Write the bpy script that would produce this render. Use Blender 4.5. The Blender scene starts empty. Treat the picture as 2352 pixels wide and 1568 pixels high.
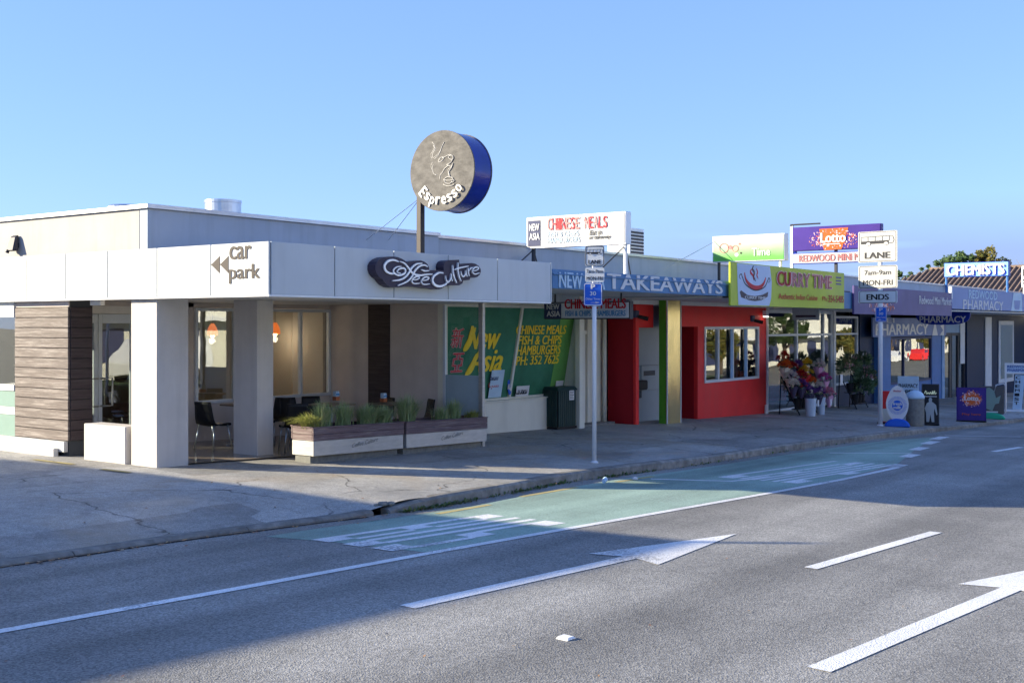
import bpy, math, random
from mathutils import Vector, Matrix
random.seed(7)
S = bpy.context.scene
COL = S.collection
R_ = math.radians

# ------------------------------------------------------------------ camera, sky, sun, exposure
FPX, EYE, HOR, CXP, K = 2666.0, 1.8, 745.0, 1176.0, 0.027     # focal (px of a 2352 px wide picture), eye height, horizon row
YAW = math.atan2(1934, 2666)
FW = (math.cos(YAW), math.sin(YAW)); RT = (math.sin(YAW), -math.cos(YAW))
cam = bpy.data.cameras.new('camera'); camo = bpy.data.objects.new('camera', cam); COL.objects.link(camo)
cam.sensor_width = 36.0; cam.lens = 36.0*FPX/2352.0; cam.shift_y = -(784-HOR)/2352.0
cam.clip_start = .1; cam.clip_end = 3000
camo.location = (0, 0, EYE)
camo.rotation_euler = (math.pi/2, 0, math.atan2(FW[1], FW[0])-math.pi/2)
S.camera = camo

SUN_EL = R_(18.0)
SD = Vector((.63, -.777, 0)).normalized()                      # the way the shadows fall
w = bpy.data.worlds.new('World'); S.world = w; w.use_nodes = True
nt = w.node_tree; nt.nodes.clear()
n_out = nt.nodes.new('ShaderNodeOutputWorld'); n_bg = nt.nodes.new('ShaderNodeBackground')
n_sky = nt.nodes.new('ShaderNodeTexSky'); n_sky.sky_type = 'NISHITA'; n_sky.sun_disc = False
n_sky.sun_elevation = SUN_EL; n_sky.sun_rotation = math.atan2(-SD.x, -SD.y)
n_sky.air_density = 1.0; n_sky.dust_density = 0.1; n_sky.ozone_density = 3.5; n_sky.altitude = 0
# a thin bank of low cloud lying along the horizon
tc = nt.nodes.new('ShaderNodeTexCoord'); sx = nt.nodes.new('ShaderNodeSeparateXYZ')
mp = nt.nodes.new('ShaderNodeMapping'); mp.inputs['Scale'].default_value = (2.2, 2.2, 26)
nz = nt.nodes.new('ShaderNodeTexNoise'); nz.inputs['Scale'].default_value = 1.6; nz.inputs['Detail'].default_value = 5
ramp = nt.nodes.new('ShaderNodeValToRGB'); ramp.color_ramp.elements[0].position = .30; ramp.color_ramp.elements[1].position = .52
band = nt.nodes.new('ShaderNodeValToRGB'); cr = band.color_ramp
cr.elements[0].position = 0; cr.elements[0].color = (1, 1, 1, 1); cr.elements[1].position = .105; cr.elements[1].color = (0, 0, 0, 1)
e = cr.elements.new(.06); e.color = (.9, .9, .9, 1)
mul = nt.nodes.new('ShaderNodeMath'); mul.operation = 'MULTIPLY'
mul2 = nt.nodes.new('ShaderNodeMath'); mul2.operation = 'MULTIPLY'; mul2.inputs[1].default_value = .8
mixc = nt.nodes.new('ShaderNodeMixRGB'); mixc.inputs[2].default_value = (1.75, 1.65, 1.7, 1)
L = nt.links.new
L(tc.outputs['Generated'], sx.inputs[0]); L(tc.outputs['Generated'], mp.inputs[0]); L(mp.outputs[0], nz.inputs[0])
L(nz.outputs[0], ramp.inputs[0]); L(sx.outputs['Z'], band.inputs[0]); L(ramp.outputs[0], mul.inputs[0]); L(band.outputs[0], mul.inputs[1])
L(mul.outputs[0], mul2.inputs[0]); gate = nt.nodes.new('ShaderNodeMapRange'); gate.inputs[1].default_value = .80; gate.inputs[2].default_value = .93; L(sx.outputs['X'], gate.inputs[0])
mul3 = nt.nodes.new('ShaderNodeMath'); mul3.operation = 'MULTIPLY'; L(mul2.outputs[0], mul3.inputs[0]); L(gate.outputs[0], mul3.inputs[1]); L(mul3.outputs[0], mixc.inputs[0]); L(n_sky.outputs[0], mixc.inputs[1])
tint = nt.nodes.new('ShaderNodeMixRGB'); tint.blend_type = 'MULTIPLY'; tint.inputs[0].default_value = 1; tint.inputs[2].default_value = (.585, .765, 1.28, 1)
gam = nt.nodes.new('ShaderNodeGamma'); gam.inputs[1].default_value = .52; L(mixc.outputs[0], gam.inputs[0]); L(gam.outputs[0], tint.inputs[1]); L(tint.outputs[0], n_bg.inputs[0]); n_bg.inputs[1].default_value = .118
L(n_bg.outputs[0], n_out.inputs[0])
sl = bpy.data.lights.new('sun', 'SUN'); so = bpy.data.objects.new('sun', sl); COL.objects.link(so)
sl.energy = 3.2; sl.angle = R_(.5); sl.color = (1, .885, .66)
trav = Vector((SD.x*math.cos(SUN_EL), SD.y*math.cos(SUN_EL), -math.sin(SUN_EL)))
so.rotation_euler = trav.to_track_quat('-Z', 'Y').to_euler(); so.location = (-20, 40, 20)
S.view_settings.view_transform = 'Standard'; S.view_settings.look = 'None'
S.view_settings.exposure = 2.0; S.view_settings.gamma = 1.0; S.view_settings.use_curve_mapping = False
S.render.engine = 'CYCLES'; S.cycles.max_bounces = 12; S.cycles.diffuse_bounces = 6; S.cycles.transparent_max_bounces = 16

# ------------------------------------------------------------------ measuring helpers
def gz(X):                                                     # the street falls gently towards the far end
    return -K*max(-60, min(95, X))
def dirp(x):
    k = (x-CXP)/FPX; return (FW[0]+k*RT[0], FW[1]+k*RT[1])
CF = .03                                                       # the footpath also falls towards the kerb
def fz(X, Y): return gz(X)-CF*max(0, 14.1-Y)
def G(x, y, dz=None):                                          # a sight line meets the footpath, or the road plane when dz is given
    d = dirp(x); D_ = 0.0 if dz is None else dz
    for _ in range(12):
        t = (EYE-D_)/((y-HOR)/FPX-K*d[0])
        if dz is None: D_ = -CF*max(0, 14.1-t*d[1])
    return Vector((t*d[0], t*d[1], -K*t*d[0]+D_))
def OY(x, y, Y):
    d = dirp(x); t = Y/d[1]; return Vector((t*d[0], Y, EYE-(y-HOR)/FPX*t))
def OX(x, y, X):
    d = dirp(x); t = X/d[0]; return Vector((X, t*d[1], EYE-(y-HOR)/FPX*t))
def px_m(p):                                                   # metres per pixel at a place
    return (p[0]*FW[0]+p[1]*FW[1])/FPX
ROAD = -.26

# ------------------------------------------------------------------ materials
def _mat(name):
    m = bpy.data.materials.new(name); m.use_nodes = True; t = m.node_tree
    return m, t, t.nodes['Principled BSDF']
def hexc(r, g, b):
    f = lambda c: (c/255/12.92) if c/255 <= .04045 else ((c/255+.055)/1.055)**2.4
    return (f(r), f(g), f(b))
def M(name, col, rough=.6, metal=0, var=.12, scale=3.0, bump=0.0, bscale=60.0, stretch=(1, 1, 1), spec=.18, coat=0, dirt=0, world=False, streak=0):
    m, t, p = _mat(name); N = t.nodes.new; l = t.links.new
    p.inputs['Roughness'].default_value = rough; p.inputs['Metallic'].default_value = metal
    p.inputs['Specular IOR Level'].default_value = spec
    if coat: p.inputs['Coat Weight'].default_value = coat; p.inputs['Coat Roughness'].default_value = .15
    tcn = N('ShaderNodeTexCoord'); src = tcn.outputs['Object']
    if world: src = N('ShaderNodeNewGeometry').outputs['Position']
    mpn = N('ShaderNodeMapping'); mpn.inputs['Scale'].default_value = stretch; l(src, mpn.inputs[0])
    nz = N('ShaderNodeTexNoise'); nz.inputs['Scale'].default_value = scale; nz.inputs['Detail'].default_value = 6; nz.inputs['Roughness'].default_value = .6
    l(mpn.outputs[0], nz.inputs[0])
    mr = N('ShaderNodeMapRange'); mr.inputs[1].default_value = .28; mr.inputs[2].default_value = .72
    mr.inputs[3].default_value = 1-var; mr.inputs[4].default_value = 1+var*.6; l(nz.outputs[0], mr.inputs[0])
    oi = N('ShaderNodeObjectInfo'); mr2 = N('ShaderNodeMapRange'); mr2.inputs[3].default_value = 1-var*.35; mr2.inputs[4].default_value = 1+var*.35
    l(oi.outputs['Random'], mr2.inputs[0])
    mm = N('ShaderNodeMath'); mm.operation = 'MULTIPLY'; l(mr.outputs[0], mm.inputs[0]); l(mr2.outputs[0], mm.inputs[1])
    vm = N('ShaderNodeVectorMath'); vm.operation = 'SCALE'; vm.inputs[0].default_value = col[:3]; l(mm.outputs[0], vm.inputs['Scale'])
    last = vm.outputs[0]
    if dirt:
        nd = N('ShaderNodeTexNoise'); nd.inputs['Scale'].default_value = 1.3; nd.inputs['Detail'].default_value = 8; l(src, nd.inputs[0])
        rd = N('ShaderNodeValToRGB'); rd.color_ramp.elements[0].position = .5; rd.color_ramp.elements[1].position = .75; l(nd.outputs[0], rd.inputs[0])
        md = N('ShaderNodeMath'); md.operation = 'MULTIPLY'; md.inputs[1].default_value = dirt; l(rd.outputs[0], md.inputs[0])
        mx = N('ShaderNodeMixRGB'); mx.inputs[2].default_value = (.12, .10, .08, 1); l(md.outputs[0], mx.inputs[0]); l(last, mx.inputs[1]); last = mx.outputs[0]
    if streak:                                                  # rain streaks and grime running down the face
        ms_ = N('ShaderNodeMapping'); ms_.inputs['Scale'].default_value = (2.6, 2.6, .22); l(src, ms_.inputs[0])
        n_s = N('ShaderNodeTexNoise'); n_s.inputs['Scale'].default_value = 1.6; n_s.inputs['Detail'].default_value = 7; n_s.inputs['Roughness'].default_value = .65; l(ms_.outputs[0], n_s.inputs[0])
        r_s = N('ShaderNodeValToRGB'); r_s.color_ramp.elements[0].position = .5; r_s.color_ramp.elements[1].position = .8; l(n_s.outputs[0], r_s.inputs[0])
        m_s = N('ShaderNodeMath'); m_s.operation = 'MULTIPLY'; m_s.inputs[1].default_value = streak; l(r_s.outputs[0], m_s.inputs[0])
        x_s = N('ShaderNodeMixRGB'); x_s.inputs[2].default_value = (.13, .125, .11, 1); l(m_s.outputs[0], x_s.inputs[0]); l(last, x_s.inputs[1]); last = x_s.outputs[0]
    l(last, p.inputs['Base Color'])
    if bump:
        nb = N('ShaderNodeTexNoise'); nb.inputs['Scale'].default_value = bscale; nb.inputs['Detail'].default_value = 4; l(mpn.outputs[0], nb.inputs[0])
        bp = N('ShaderNodeBump'); bp.inputs['Strength'].default_value = bump; bp.inputs['Distance'].default_value = .01; l(nb.outputs[0], bp.inputs['Height']); l(bp.outputs[0], p.inputs['Normal'])
    return m
def glass(name, tint=(.75, .8, .8), refl=.06, rough=0.0):
    m, t, p = _mat(name); N = t.nodes.new; l = t.links.new; t.nodes.remove(p)
    out = t.nodes['Material Output']
    tr = N('ShaderNodeBsdfTransparent'); tr.inputs[0].default_value = (*tint, 1)
    gl = N('ShaderNodeBsdfGlossy'); gl.inputs['Roughness'].default_value = rough; gl.inputs[0].default_value = (.95, .97, 1, 1)
    gm = N('ShaderNodeNewGeometry'); dt = N('ShaderNodeVectorMath'); dt.operation = 'DOT_PRODUCT'; l(gm.outputs['Incoming'], dt.inputs[0]); l(gm.outputs['Normal'], dt.inputs[1])
    ab = N('ShaderNodeMath'); ab.operation = 'ABSOLUTE'; l(dt.outputs['Value'], ab.inputs[0]); om = N('ShaderNodeMath'); om.operation = 'SUBTRACT'; om.inputs[0].default_value = 1; l(ab.outputs[0], om.inputs[1])
    pw = N('ShaderNodeMath'); pw.operation = 'POWER'; pw.inputs[1].default_value = 5; l(om.outputs[0], pw.inputs[0])
    ad = N('ShaderNodeMath'); ad.operation = 'MULTIPLY_ADD'; ad.inputs[1].default_value = .9; ad.inputs[2].default_value = refl; ad.use_clamp = True; l(pw.outputs[0], ad.inputs[0])
    nz = N('ShaderNodeTexNoise'); nz.inputs['Scale'].default_value = .9; tcn = N('ShaderNodeTexCoord'); l(tcn.outputs['Object'], nz.inputs[0])
    bp = N('ShaderNodeBump'); bp.inputs['Strength'].default_value = .06; bp.inputs['Distance'].default_value = .05; l(nz.outputs[0], bp.inputs['Height']); l(bp.outputs[0], gl.inputs['Normal'])
    mx = N('ShaderNodeMixShader'); l(ad.outputs[0], mx.inputs[0]); l(tr.outputs[0], mx.inputs[1]); l(gl.outputs[0], mx.inputs[2]); l(mx.outputs[0], out.inputs[0])
    return m
def emis(name, col, s):
    m, t, p = _mat(name); p.inputs['Emission Color'].default_value = (*col, 1); p.inputs['Emission Strength'].default_value = s
    p.inputs['Base Color'].default_value = (*col, 1); return m
def leafmat(name, cols, rough=.55, trans=.25):
    m, t, p = _mat(name); N = t.nodes.new; l = t.links.new
    g = N('ShaderNodeNewGeometry'); rp = N('ShaderNodeValToRGB'); rp.color_ramp.interpolation = 'LINEAR'
    els = rp.color_ramp.elements
    for i, c in enumerate(cols):
        if i < 2: els[i].position = i/(len(cols)-1); els[i].color = (*c, 1)
        else:
            e = els.new(i/(len(cols)-1)); e.color = (*c, 1)
    for i, c in enumerate(cols): els[i].position = i/(len(cols)-1); els[i].color = (*c, 1)
    l(g.outputs['Random Per Island'], rp.inputs[0]); l(rp.outputs[0], p.inputs['Base Color'])
    p.inputs['Roughness'].default_value = rough
    if trans:
        td = N('ShaderNodeBsdfTranslucent'); l(rp.outputs[0], td.inputs[0]); mx = N('ShaderNodeMixShader'); mx.inputs[0].default_value = trans
        l(p.outputs[0], mx.inputs[1]); l(td.outputs[0], mx.inputs[2]); l(mx.outputs[0], t.nodes['Material Output'].inputs[0])
    return m
def road_mat(name, base, speck, tint=None, chip=75.0, cracks=0.0, wet=False, wheel=True, worn=None):
    m, t, p = _mat(name); N = t.nodes.new; l = t.links.new
    geo = N('ShaderNodeNewGeometry'); pos = geo.outputs['Position']
    v = N('ShaderNodeTexVoronoi'); v.inputs['Scale'].default_value = chip; l(pos, v.inputs[0])
    sepv = N('ShaderNodeSeparateColor'); l(v.outputs['Color'], sepv.inputs[0])
    mr = N('ShaderNodeMapRange'); mr.inputs[3].default_value = 1-speck; mr.inputs[4].default_value = 1+speck; l(sepv.outputs[0], mr.inputs[0])
    n2 = N('ShaderNodeTexNoise'); n2.inputs['Scale'].default_value = .55; n2.inputs['Detail'].default_value = 7; n2.inputs['Roughness'].default_value = .62; l(pos, n2.inputs[0])
    mr2 = N('ShaderNodeMapRange'); mr2.inputs[1].default_value = .3; mr2.inputs[2].default_value = .7; mr2.inputs[3].default_value = .74; mr2.inputs[4].default_value = 1.2; l(n2.outputs[0], mr2.inputs[0])
    mm = N('ShaderNodeMath'); mm.operation = 'MULTIPLY'; l(mr.outputs[0], mm.inputs[0]); l(mr2.outputs[0], mm.inputs[1])
    last = mm.outputs[0]
    if wheel:
        mpn = N('ShaderNodeMapping'); mpn.inputs['Scale'].default_value = (.05, 1.25, 1); mpn.inputs['Rotation'].default_value = (0, 0, R_(4)); l(pos, mpn.inputs[0])
        n3 = N('ShaderNodeTexNoise'); n3.inputs['Scale'].default_value = 1.0; n3.inputs['Detail'].default_value = 3; l(mpn.outputs[0], n3.inputs[0])
        mr3 = N('ShaderNodeMapRange'); mr3.inputs[1].default_value = .3; mr3.inputs[2].default_value = .7; mr3.inputs[3].default_value = .72; mr3.inputs[4].default_value = 1.28; l(n3.outputs[0], mr3.inputs[0])
        m3 = N('ShaderNodeMath'); m3.operation = 'MULTIPLY'; l(last, m3.inputs[0]); l(mr3.outputs[0], m3.inputs[1]); last = m3.outputs[0]
    vm = N('ShaderNodeVectorMath'); vm.operation = 'SCALE'; vm.inputs[0].default_value = base; l(last, vm.inputs['Scale']); last = vm.outputs[0]
    if cracks:
        nw = N('ShaderNodeTexNoise'); nw.inputs['Scale'].default_value = 1.7; nw.inputs['Detail'].default_value = 5; l(pos, nw.inputs[0])
        ma = N('ShaderNodeMixRGB'); ma.inputs[0].default_value = .35; l(pos, ma.inputs[1]); l(nw.outputs['Color'], ma.inputs[2])
        vc = N('ShaderNodeTexVoronoi'); vc.feature = 'DISTANCE_TO_EDGE'; vc.inputs['Scale'].default_value = .62; l(ma.outputs[0], vc.inputs[0])
        rc = N('ShaderNodeValToRGB'); rc.color_ramp.elements[0].position = .0; rc.color_ramp.elements[0].color = (1, 1, 1, 1); rc.color_ramp.elements[1].position = .009; rc.color_ramp.elements[1].color = (0, 0, 0, 1); l(vc.outputs['Distance'], rc.inputs[0])
        nk = N('ShaderNodeTexNoise'); nk.inputs['Scale'].default_value = .8; l(pos, nk.inputs[0])
        rk = N('ShaderNodeValToRGB'); rk.color_ramp.elements[0].position = .42; rk.color_ramp.elements[1].position = .52; l(nk.outputs[0], rk.inputs[0])
        mk = N('ShaderNodeMath'); mk.operation = 'MULTIPLY'; l(rc.outputs[0], mk.inputs[0]); l(rk.outputs[0], mk.inputs[1])
        mk2 = N('ShaderNodeMath'); mk2.operation = 'MULTIPLY'; mk2.inputs[1].default_value = cracks; l(mk.outputs[0], mk2.inputs[0])
        mx = N('ShaderNodeMixRGB'); mx.inputs[2].default_value = (.02, .02, .018, 1); l(mk2.outputs[0], mx.inputs[0]); l(last, mx.inputs[1]); last = mx.outputs[0]
        vp = N('ShaderNodeTexVoronoi'); vp.distance = 'CHEBYCHEV'; vp.inputs['Scale'].default_value = .33; vp.inputs['Randomness'].default_value = .9
        mpv = N('ShaderNodeMapping'); mpv.inputs['Scale'].default_value = (.7, 1.3, 1); mpv.inputs['Rotation'].default_value = (0, 0, R_(3)); l(pos, mpv.inputs[0]); l(mpv.outputs[0], vp.inputs[0])
        sp = N('ShaderNodeSeparateColor'); l(vp.outputs['Color'], sp.inputs[0]); rpv = N('ShaderNodeMapRange'); rpv.inputs[3].default_value = .72; rpv.inputs[4].default_value = 1.14; l(sp.outputs[1], rpv.inputs[0])
        vq = N('ShaderNodeVectorMath'); vq.operation = 'SCALE'; l(last, vq.inputs[0]); l(rpv.outputs[0], vq.inputs['Scale']); last = vq.outputs[0]
        nf = N('ShaderNodeTexNoise'); nf.inputs['Scale'].default_value = 7; nf.inputs['Detail'].default_value = 8; nf.inputs['Roughness'].default_value = .7; l(pos, nf.inputs[0]); rf = N('ShaderNodeMapRange'); rf.inputs[1].default_value = .3; rf.inputs[2].default_value = .7; rf.inputs[3].default_value = .78; rf.inputs[4].default_value = 1.18; l(nf.outputs[0], rf.inputs[0])
        vr = N('ShaderNodeVectorMath'); vr.operation = 'SCALE'; l(last, vr.inputs[0]); l(rf.outputs[0], vr.inputs['Scale']); last = vr.outputs[0]
        # gum spots
        vg = N('ShaderNodeTexVoronoi'); vg.inputs['Scale'].default_value = 2.4; l(pos, vg.inputs[0]); rg = N('ShaderNodeValToRGB'); rg.color_ramp.elements[0].position = .045; rg.color_ramp.elements[0].color = (.55, .55, .55, 1); rg.color_ramp.elements[1].position = .06; rg.color_ramp.elements[1].color = (0, 0, 0, 1); l(vg.outputs['Distance'], rg.inputs[0])
        mg = N('ShaderNodeMixRGB'); mg.inputs[2].default_value = (.09, .085, .08, 1); l(rg.outputs[0], mg.inputs[0]); l(last, mg.inputs[1]); last = mg.outputs[0]
        # brown and rusty stains
        ns = N('ShaderNodeTexNoise'); ns.inputs['Scale'].default_value = .45; ns.inputs['Detail'].default_value = 4; ns.inputs['Distortion'].default_value = .8; l(pos, ns.inputs[0])
        rs = N('ShaderNodeValToRGB'); rs.color_ramp.elements[0].position = .55; rs.color_ramp.elements[1].position = .66; l(ns.outputs[0], rs.inputs[0])
        ms = N('ShaderNodeMath'); ms.operation = 'MULTIPLY'; ms.inputs[1].default_value = .45; l(rs.outputs[0], ms.inputs[0])
        mx2 = N('ShaderNodeMixRGB'); mx2.inputs[2].default_value = (base[0]*.95, base[1]*.78, base[2]*.58, 1); l(ms.outputs[0], mx2.inputs[0]); l(last, mx2.inputs[1]); last = mx2.outputs[0]
    if worn is not None:
        nw = N('ShaderNodeTexNoise'); nw.inputs['Scale'].default_value = 26; nw.inputs['Detail'].default_value = 5; nw.inputs['Roughness'].default_value = .7; l(pos, nw.inputs[0])
        nl = N('ShaderNodeTexNoise'); nl.inputs['Scale'].default_value = 1.1; nl.inputs['Detail'].default_value = 3; l(pos, nl.inputs[0])
        aw = N('ShaderNodeMath'); aw.operation = 'ADD'; l(nw.outputs[0], aw.inputs[0]); l(nl.outputs[0], aw.inputs[1])
        rw = N('ShaderNodeValToRGB'); rw.color_ramp.elements[0].position = .56; rw.color_ramp.elements[1].position = .62
        dv = N('ShaderNodeMath'); dv.operation = 'MULTIPLY'; dv.inputs[1].default_value = .5; l(aw.outputs[0], dv.inputs[0]); l(dv.outputs[0], rw.inputs[0])
        mw = N('ShaderNodeMath'); mw.operation = 'MULTIPLY'; mw.inputs[1].default_value = worn; l(rw.outputs[0], mw.inputs[0])
        mx = N('ShaderNodeMixRGB'); mx.inputs[2].default_value = (.10, .10, .10, 1); l(mw.outputs[0], mx.inputs[0]); l(last, mx.inputs[1]); last = mx.outputs[0]
    l(last, p.inputs['Base Color'])
    p.inputs['Roughness'].default_value = .82; p.inputs['Specular IOR Level'].default_value = .35
    if wet:
        nw = N('ShaderNodeTexNoise'); nw.inputs['Scale'].default_value = .5; nw.inputs['Detail'].default_value = 4; l(pos, nw.inputs[0])
        rw = N('ShaderNodeMapRange'); rw.inputs[1].default_value = .5; rw.inputs[2].default_value = .66; rw.inputs[3].default_value = .85; rw.inputs[4].default_value = .4; l(nw.outputs[0], rw.inputs[0]); l(rw.outputs[0], p.inputs['Roughness'])
    bp = N('ShaderNodeBump'); bp.inputs['Strength'].default_value = .7; bp.inputs['Distance'].default_value = .006; l(v.outputs['Distance'], bp.inputs['Height']); l(bp.outputs[0], p.inputs['Normal'])
    return m

MT = {}
MT['road'] = road_mat('chip_seal', (.235, .228, .206), .42)
MT['path'] = road_mat('footpath_asphalt', (.365, .352, .318), .34, chip=110, cracks=.85, wet=True, wheel=False)
MT['bus'] = road_mat('green_lane_paint', (.26, .36, .295), .22, chip=90, wheel=True, worn=.28)
MT['paint'] = road_mat('white_road_paint', (.70, .70, .68), .16, chip=80, wheel=False, worn=.62)
MT['yellow'] = road_mat('yellow_road_paint', (.42, .35, .15), .15, chip=90, wheel=False, worn=1.0)
MT['kerb'] = M('kerb_concrete', (.25, .24, .215), .9, var=.45, scale=7, bump=.9, bscale=35, dirt=.85, world=True)
MT['ground'] = M('ground_soil', (.20, .19, .15), .95, var=.3, scale=.4, world=True)
MT['turf'] = M('verge_turf', (.07, .11, .035), .95, var=.4, scale=1.2, world=True)
MT['terrace'] = M('terrace_floor', (.30, .24, .175), .16, var=.35, scale=1.5, bump=.15, bscale=12, world=True)
MT['panel'] = M('fascia_panel', (.545, .57, .575), .6, var=.05, scale=1.5, streak=0.136)
MT['gap'] = M('dark_joint', (.06, .065, .07), .8)
MT['plaster'] = M('cafe_plaster', (.53, .50, .465), .8, var=.08, scale=2, bump=.35, bscale=90, dirt=.10, streak=0.155)
MT['taupe'] = M('taupe_render', (.60, .53, .485), .8, var=.10, scale=2, bump=.25, bscale=80, streak=0.093)
MT['soffit'] = M('soffit_board', (.74, .71, .66), .7, var=.08, scale=1, streak=0.093)
MT['parapet'] = M('parapet_render', (.42, .405, .385), .8, var=.07, scale=1.2, bump=.3, bscale=70, dirt=.08, streak=0.217)
MT['parapet_b'] = M('parapet_paint_shaded', (.42, .46, .50), .75, var=.10, scale=.8, bump=.2, bscale=60, dirt=.10, streak=0.248)  # bluish shade of the street-facing parapets is put into this colour
MT['cap'] = M('metal_flashing', (.62, .63, .64), .38, metal=.6, var=.12, scale=2, streak=0.186)
MT['roof'] = M('roof_membrane', (.35, .35, .36), .8)
MT['whitepaint'] = M('white_paint', (.74, .74, .72), .5, var=.06, streak=0.093)
MT['alu'] = M('aluminium_frame', (.60, .64, .68), .4, metal=.1, var=.06)
MT['steel'] = M('brushed_steel', (.46, .455, .44), .42, metal=.55, var=.16, scale=4, stretch=(1, 1, 6), dirt=.12)
MT['galv'] = M('galvanised_steel', (.55, .57, .6), .3, metal=.9, var=.15, scale=5)
MT['polesteel'] = M('bronze_pole', (.055, .048, .045), .5, metal=.2)
MT['darksteel'] = M('dark_steel', (.06, .06, .065), .5, metal=.3)
MT['black'] = M('black_plastic', (.018, .018, .02), .42)
MT['glass'] = glass('window_glass', (.88, .90, .88), .22)
MT['glass_dark'] = glass('shop_glass', (.80, .83, .82), .16)
MT['glass_clear'] = glass('clear_screen_glass', (.96, .97, .96), .02)
MT['frost'] = M('frosted_film', (.34, .44, .50), .3, var=.08)
MT['interior'] = M('interior_wall', (.44, .41, .35), .8, var=.06)
MT['int_dark'] = M('interior_dark', (.10, .095, .09), .8, var=.2)
MT['int_floor'] = M('interior_floor', (.16, .13, .10), .5)
MT['soil'] = M('planter_soil', (.035, .025, .02), .95, var=.4, scale=20)
MT['plinth'] = M('plinth_white', (.55, .54, .51), .8, var=.08, bump=.3, bscale=50, dirt=.2, streak=0.217)
MT['green2'] = M('jade_plastic', (.03, .38, .22), .4, var=.05)
MT['mint'] = M('mint_panel', (.21, .31, .27), .4, var=.05)
MT['letter'] = M('taupe_letter', (.045, .035, .032), .5)
MT['silver'] = M('silver_letter', (.72, .73, .75), .35, metal=.35, var=.05)
MT['signback'] = M('aubergine_sign_back', (.045, .035, .055), .4)
MT['bone'] = M('bone_letter', (.80, .78, .73), .5, var=.04)
MT['relief'] = M('carved_relief', (.52, .50, .46), .6, var=.1)
MT['navy'] = M('navy_drum', (.006, .022, .27), .25, var=.25, scale=3, coat=.4)
MT['cream'] = M('cream_paint', (.70, .68, .58), .55, var=.06, dirt=.05, streak=0.155)
MT['na_green'] = M('green_backed_glass', (.06, .21, .12), .12, var=.3, scale=1.2)
MT['na_green2'] = M('light_green_curtain', (.14, .36, .09), .35, var=.15, scale=2)
MT['yellow_l'] = M('yellow_lettering', (.86, .62, .04), .5, var=.05)
MT['red_l'] = M('red_lettering', (.52, .03, .04), .5, var=.12)
MT['pink_l'] = M('pale_pink_outline', (.75, .50, .52), .5)
MT['faded_red'] = M('faded_red_lettering', (.55, .22, .20), .6, var=.5, scale=9)
MT['blue_l'] = M('blue_lettering', (.06, .24, .50), .5)
MT['pale_blue_l'] = M('pale_blue_lettering', (.45, .60, .72), .5)
MT['black_l'] = M('black_lettering', (.03, .03, .035), .5)
MT['white_l'] = M('white_lettering', (.62, .62, .62), .5, var=.05)
MT['fascia_blue'] = M('blue_fascia', (.08, .20, .38), .45, var=.10, scale=1, streak=0.186)
MT['lightbox'] = M('white_sign_face', (.50, .50, .49), .35, var=.04, streak=0.0744)
MT['plate'] = M('reflective_white_plate', (.42, .42, .41), .35, var=.04)
MT['ltgrey_sign'] = M('grey_sign_face', (.62, .65, .68), .4)
MT['navy_panel'] = M('navy_panel', (.045, .055, .12), .45)
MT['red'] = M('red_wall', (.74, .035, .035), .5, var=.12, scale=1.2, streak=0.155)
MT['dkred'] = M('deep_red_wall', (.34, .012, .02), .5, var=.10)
MT['green'] = M('lime_green_paint', (.10, .34, .03), .5)
MT['gold'] = M('brass_cladding', (.72, .60, .30), .22, metal=.85, var=.25, scale=2, stretch=(3, 3, .6), bump=.15, bscale=6)
MT['atm'] = M('grey_machine_panel', (.36, .40, .41), .4, var=.05)
MT['navywall'] = M('navy_wall', (.006, .02, .062), .5, var=.15)
MT['bluepaint'] = M('mid_blue_paint', (.06, .17, .42), .45)
MT['ltblue'] = M('light_blue_paint', (.22, .36, .55), .5)
MT['curry_green'] = M('lime_sign_face', (.42, .50, .045), .4, var=.14, scale=.9, streak=0.093)
MT['curry_blue'] = M('pale_sign_panel', (.42, .53, .70), .4, var=.08)
MT['purple'] = M('purple_sign_face', (.055, .028, .21), .4, var=.2, scale=1.2)
MT['purple2'] = M('faded_purple_sign', (.11, .085, .22), .45, var=.25, scale=.8, streak=0.186)
MT['orange'] = M('orange_print', (.58, .11, .02), .45)
MT['pharm'] = M('pharmacy_blue', (.17, .24, .46), .45, var=.08, scale=.8, streak=0.155)
MT['chem'] = M('chemists_blue', (.25, .47, .80), .35, var=.15, scale=2)
MT['royal'] = M('royal_blue', (.01, .03, .30), .35)
MT['pblue'] = M('parking_blue', (.02, .11, .55), .35, var=.05)
MT['pole'] = M('pole_white_paint', (.68, .70, .72), .4, var=.06, dirt=.1)
MT['binwood'] = M('green_slat', (.022, .05, .045), .45, var=.15)
MT['bingrey'] = M('concrete_bin', (.20, .20, .18), .85, var=.25, scale=12, bump=.5, bscale=50)
MT['tile'] = M('concrete_roof_tile', (.21, .15, .11), .85, var=.35, scale=3, bump=.3)
MT['bark'] = M('bark', (.10, .075, .055), .9, var=.3, scale=8, bump=.6)
MT['marker'] = M('road_marker_white', (.78, .78, .76), .35, var=.08)
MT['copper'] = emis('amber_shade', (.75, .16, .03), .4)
MT['terracotta'] = M('terracotta_holder', (.40, .13, .05), .5)
MT['bulb'] = emis('bulb_glow', (1, .5, .18), 14)
MT['tubelight'] = emis('tube_lamp', (1, .97, .8), 1.0)
MT['wood_t'] = M('table_top', (.22, .16, .11), .4, var=.2, scale=5, stretch=(1, 8, 1))
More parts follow.
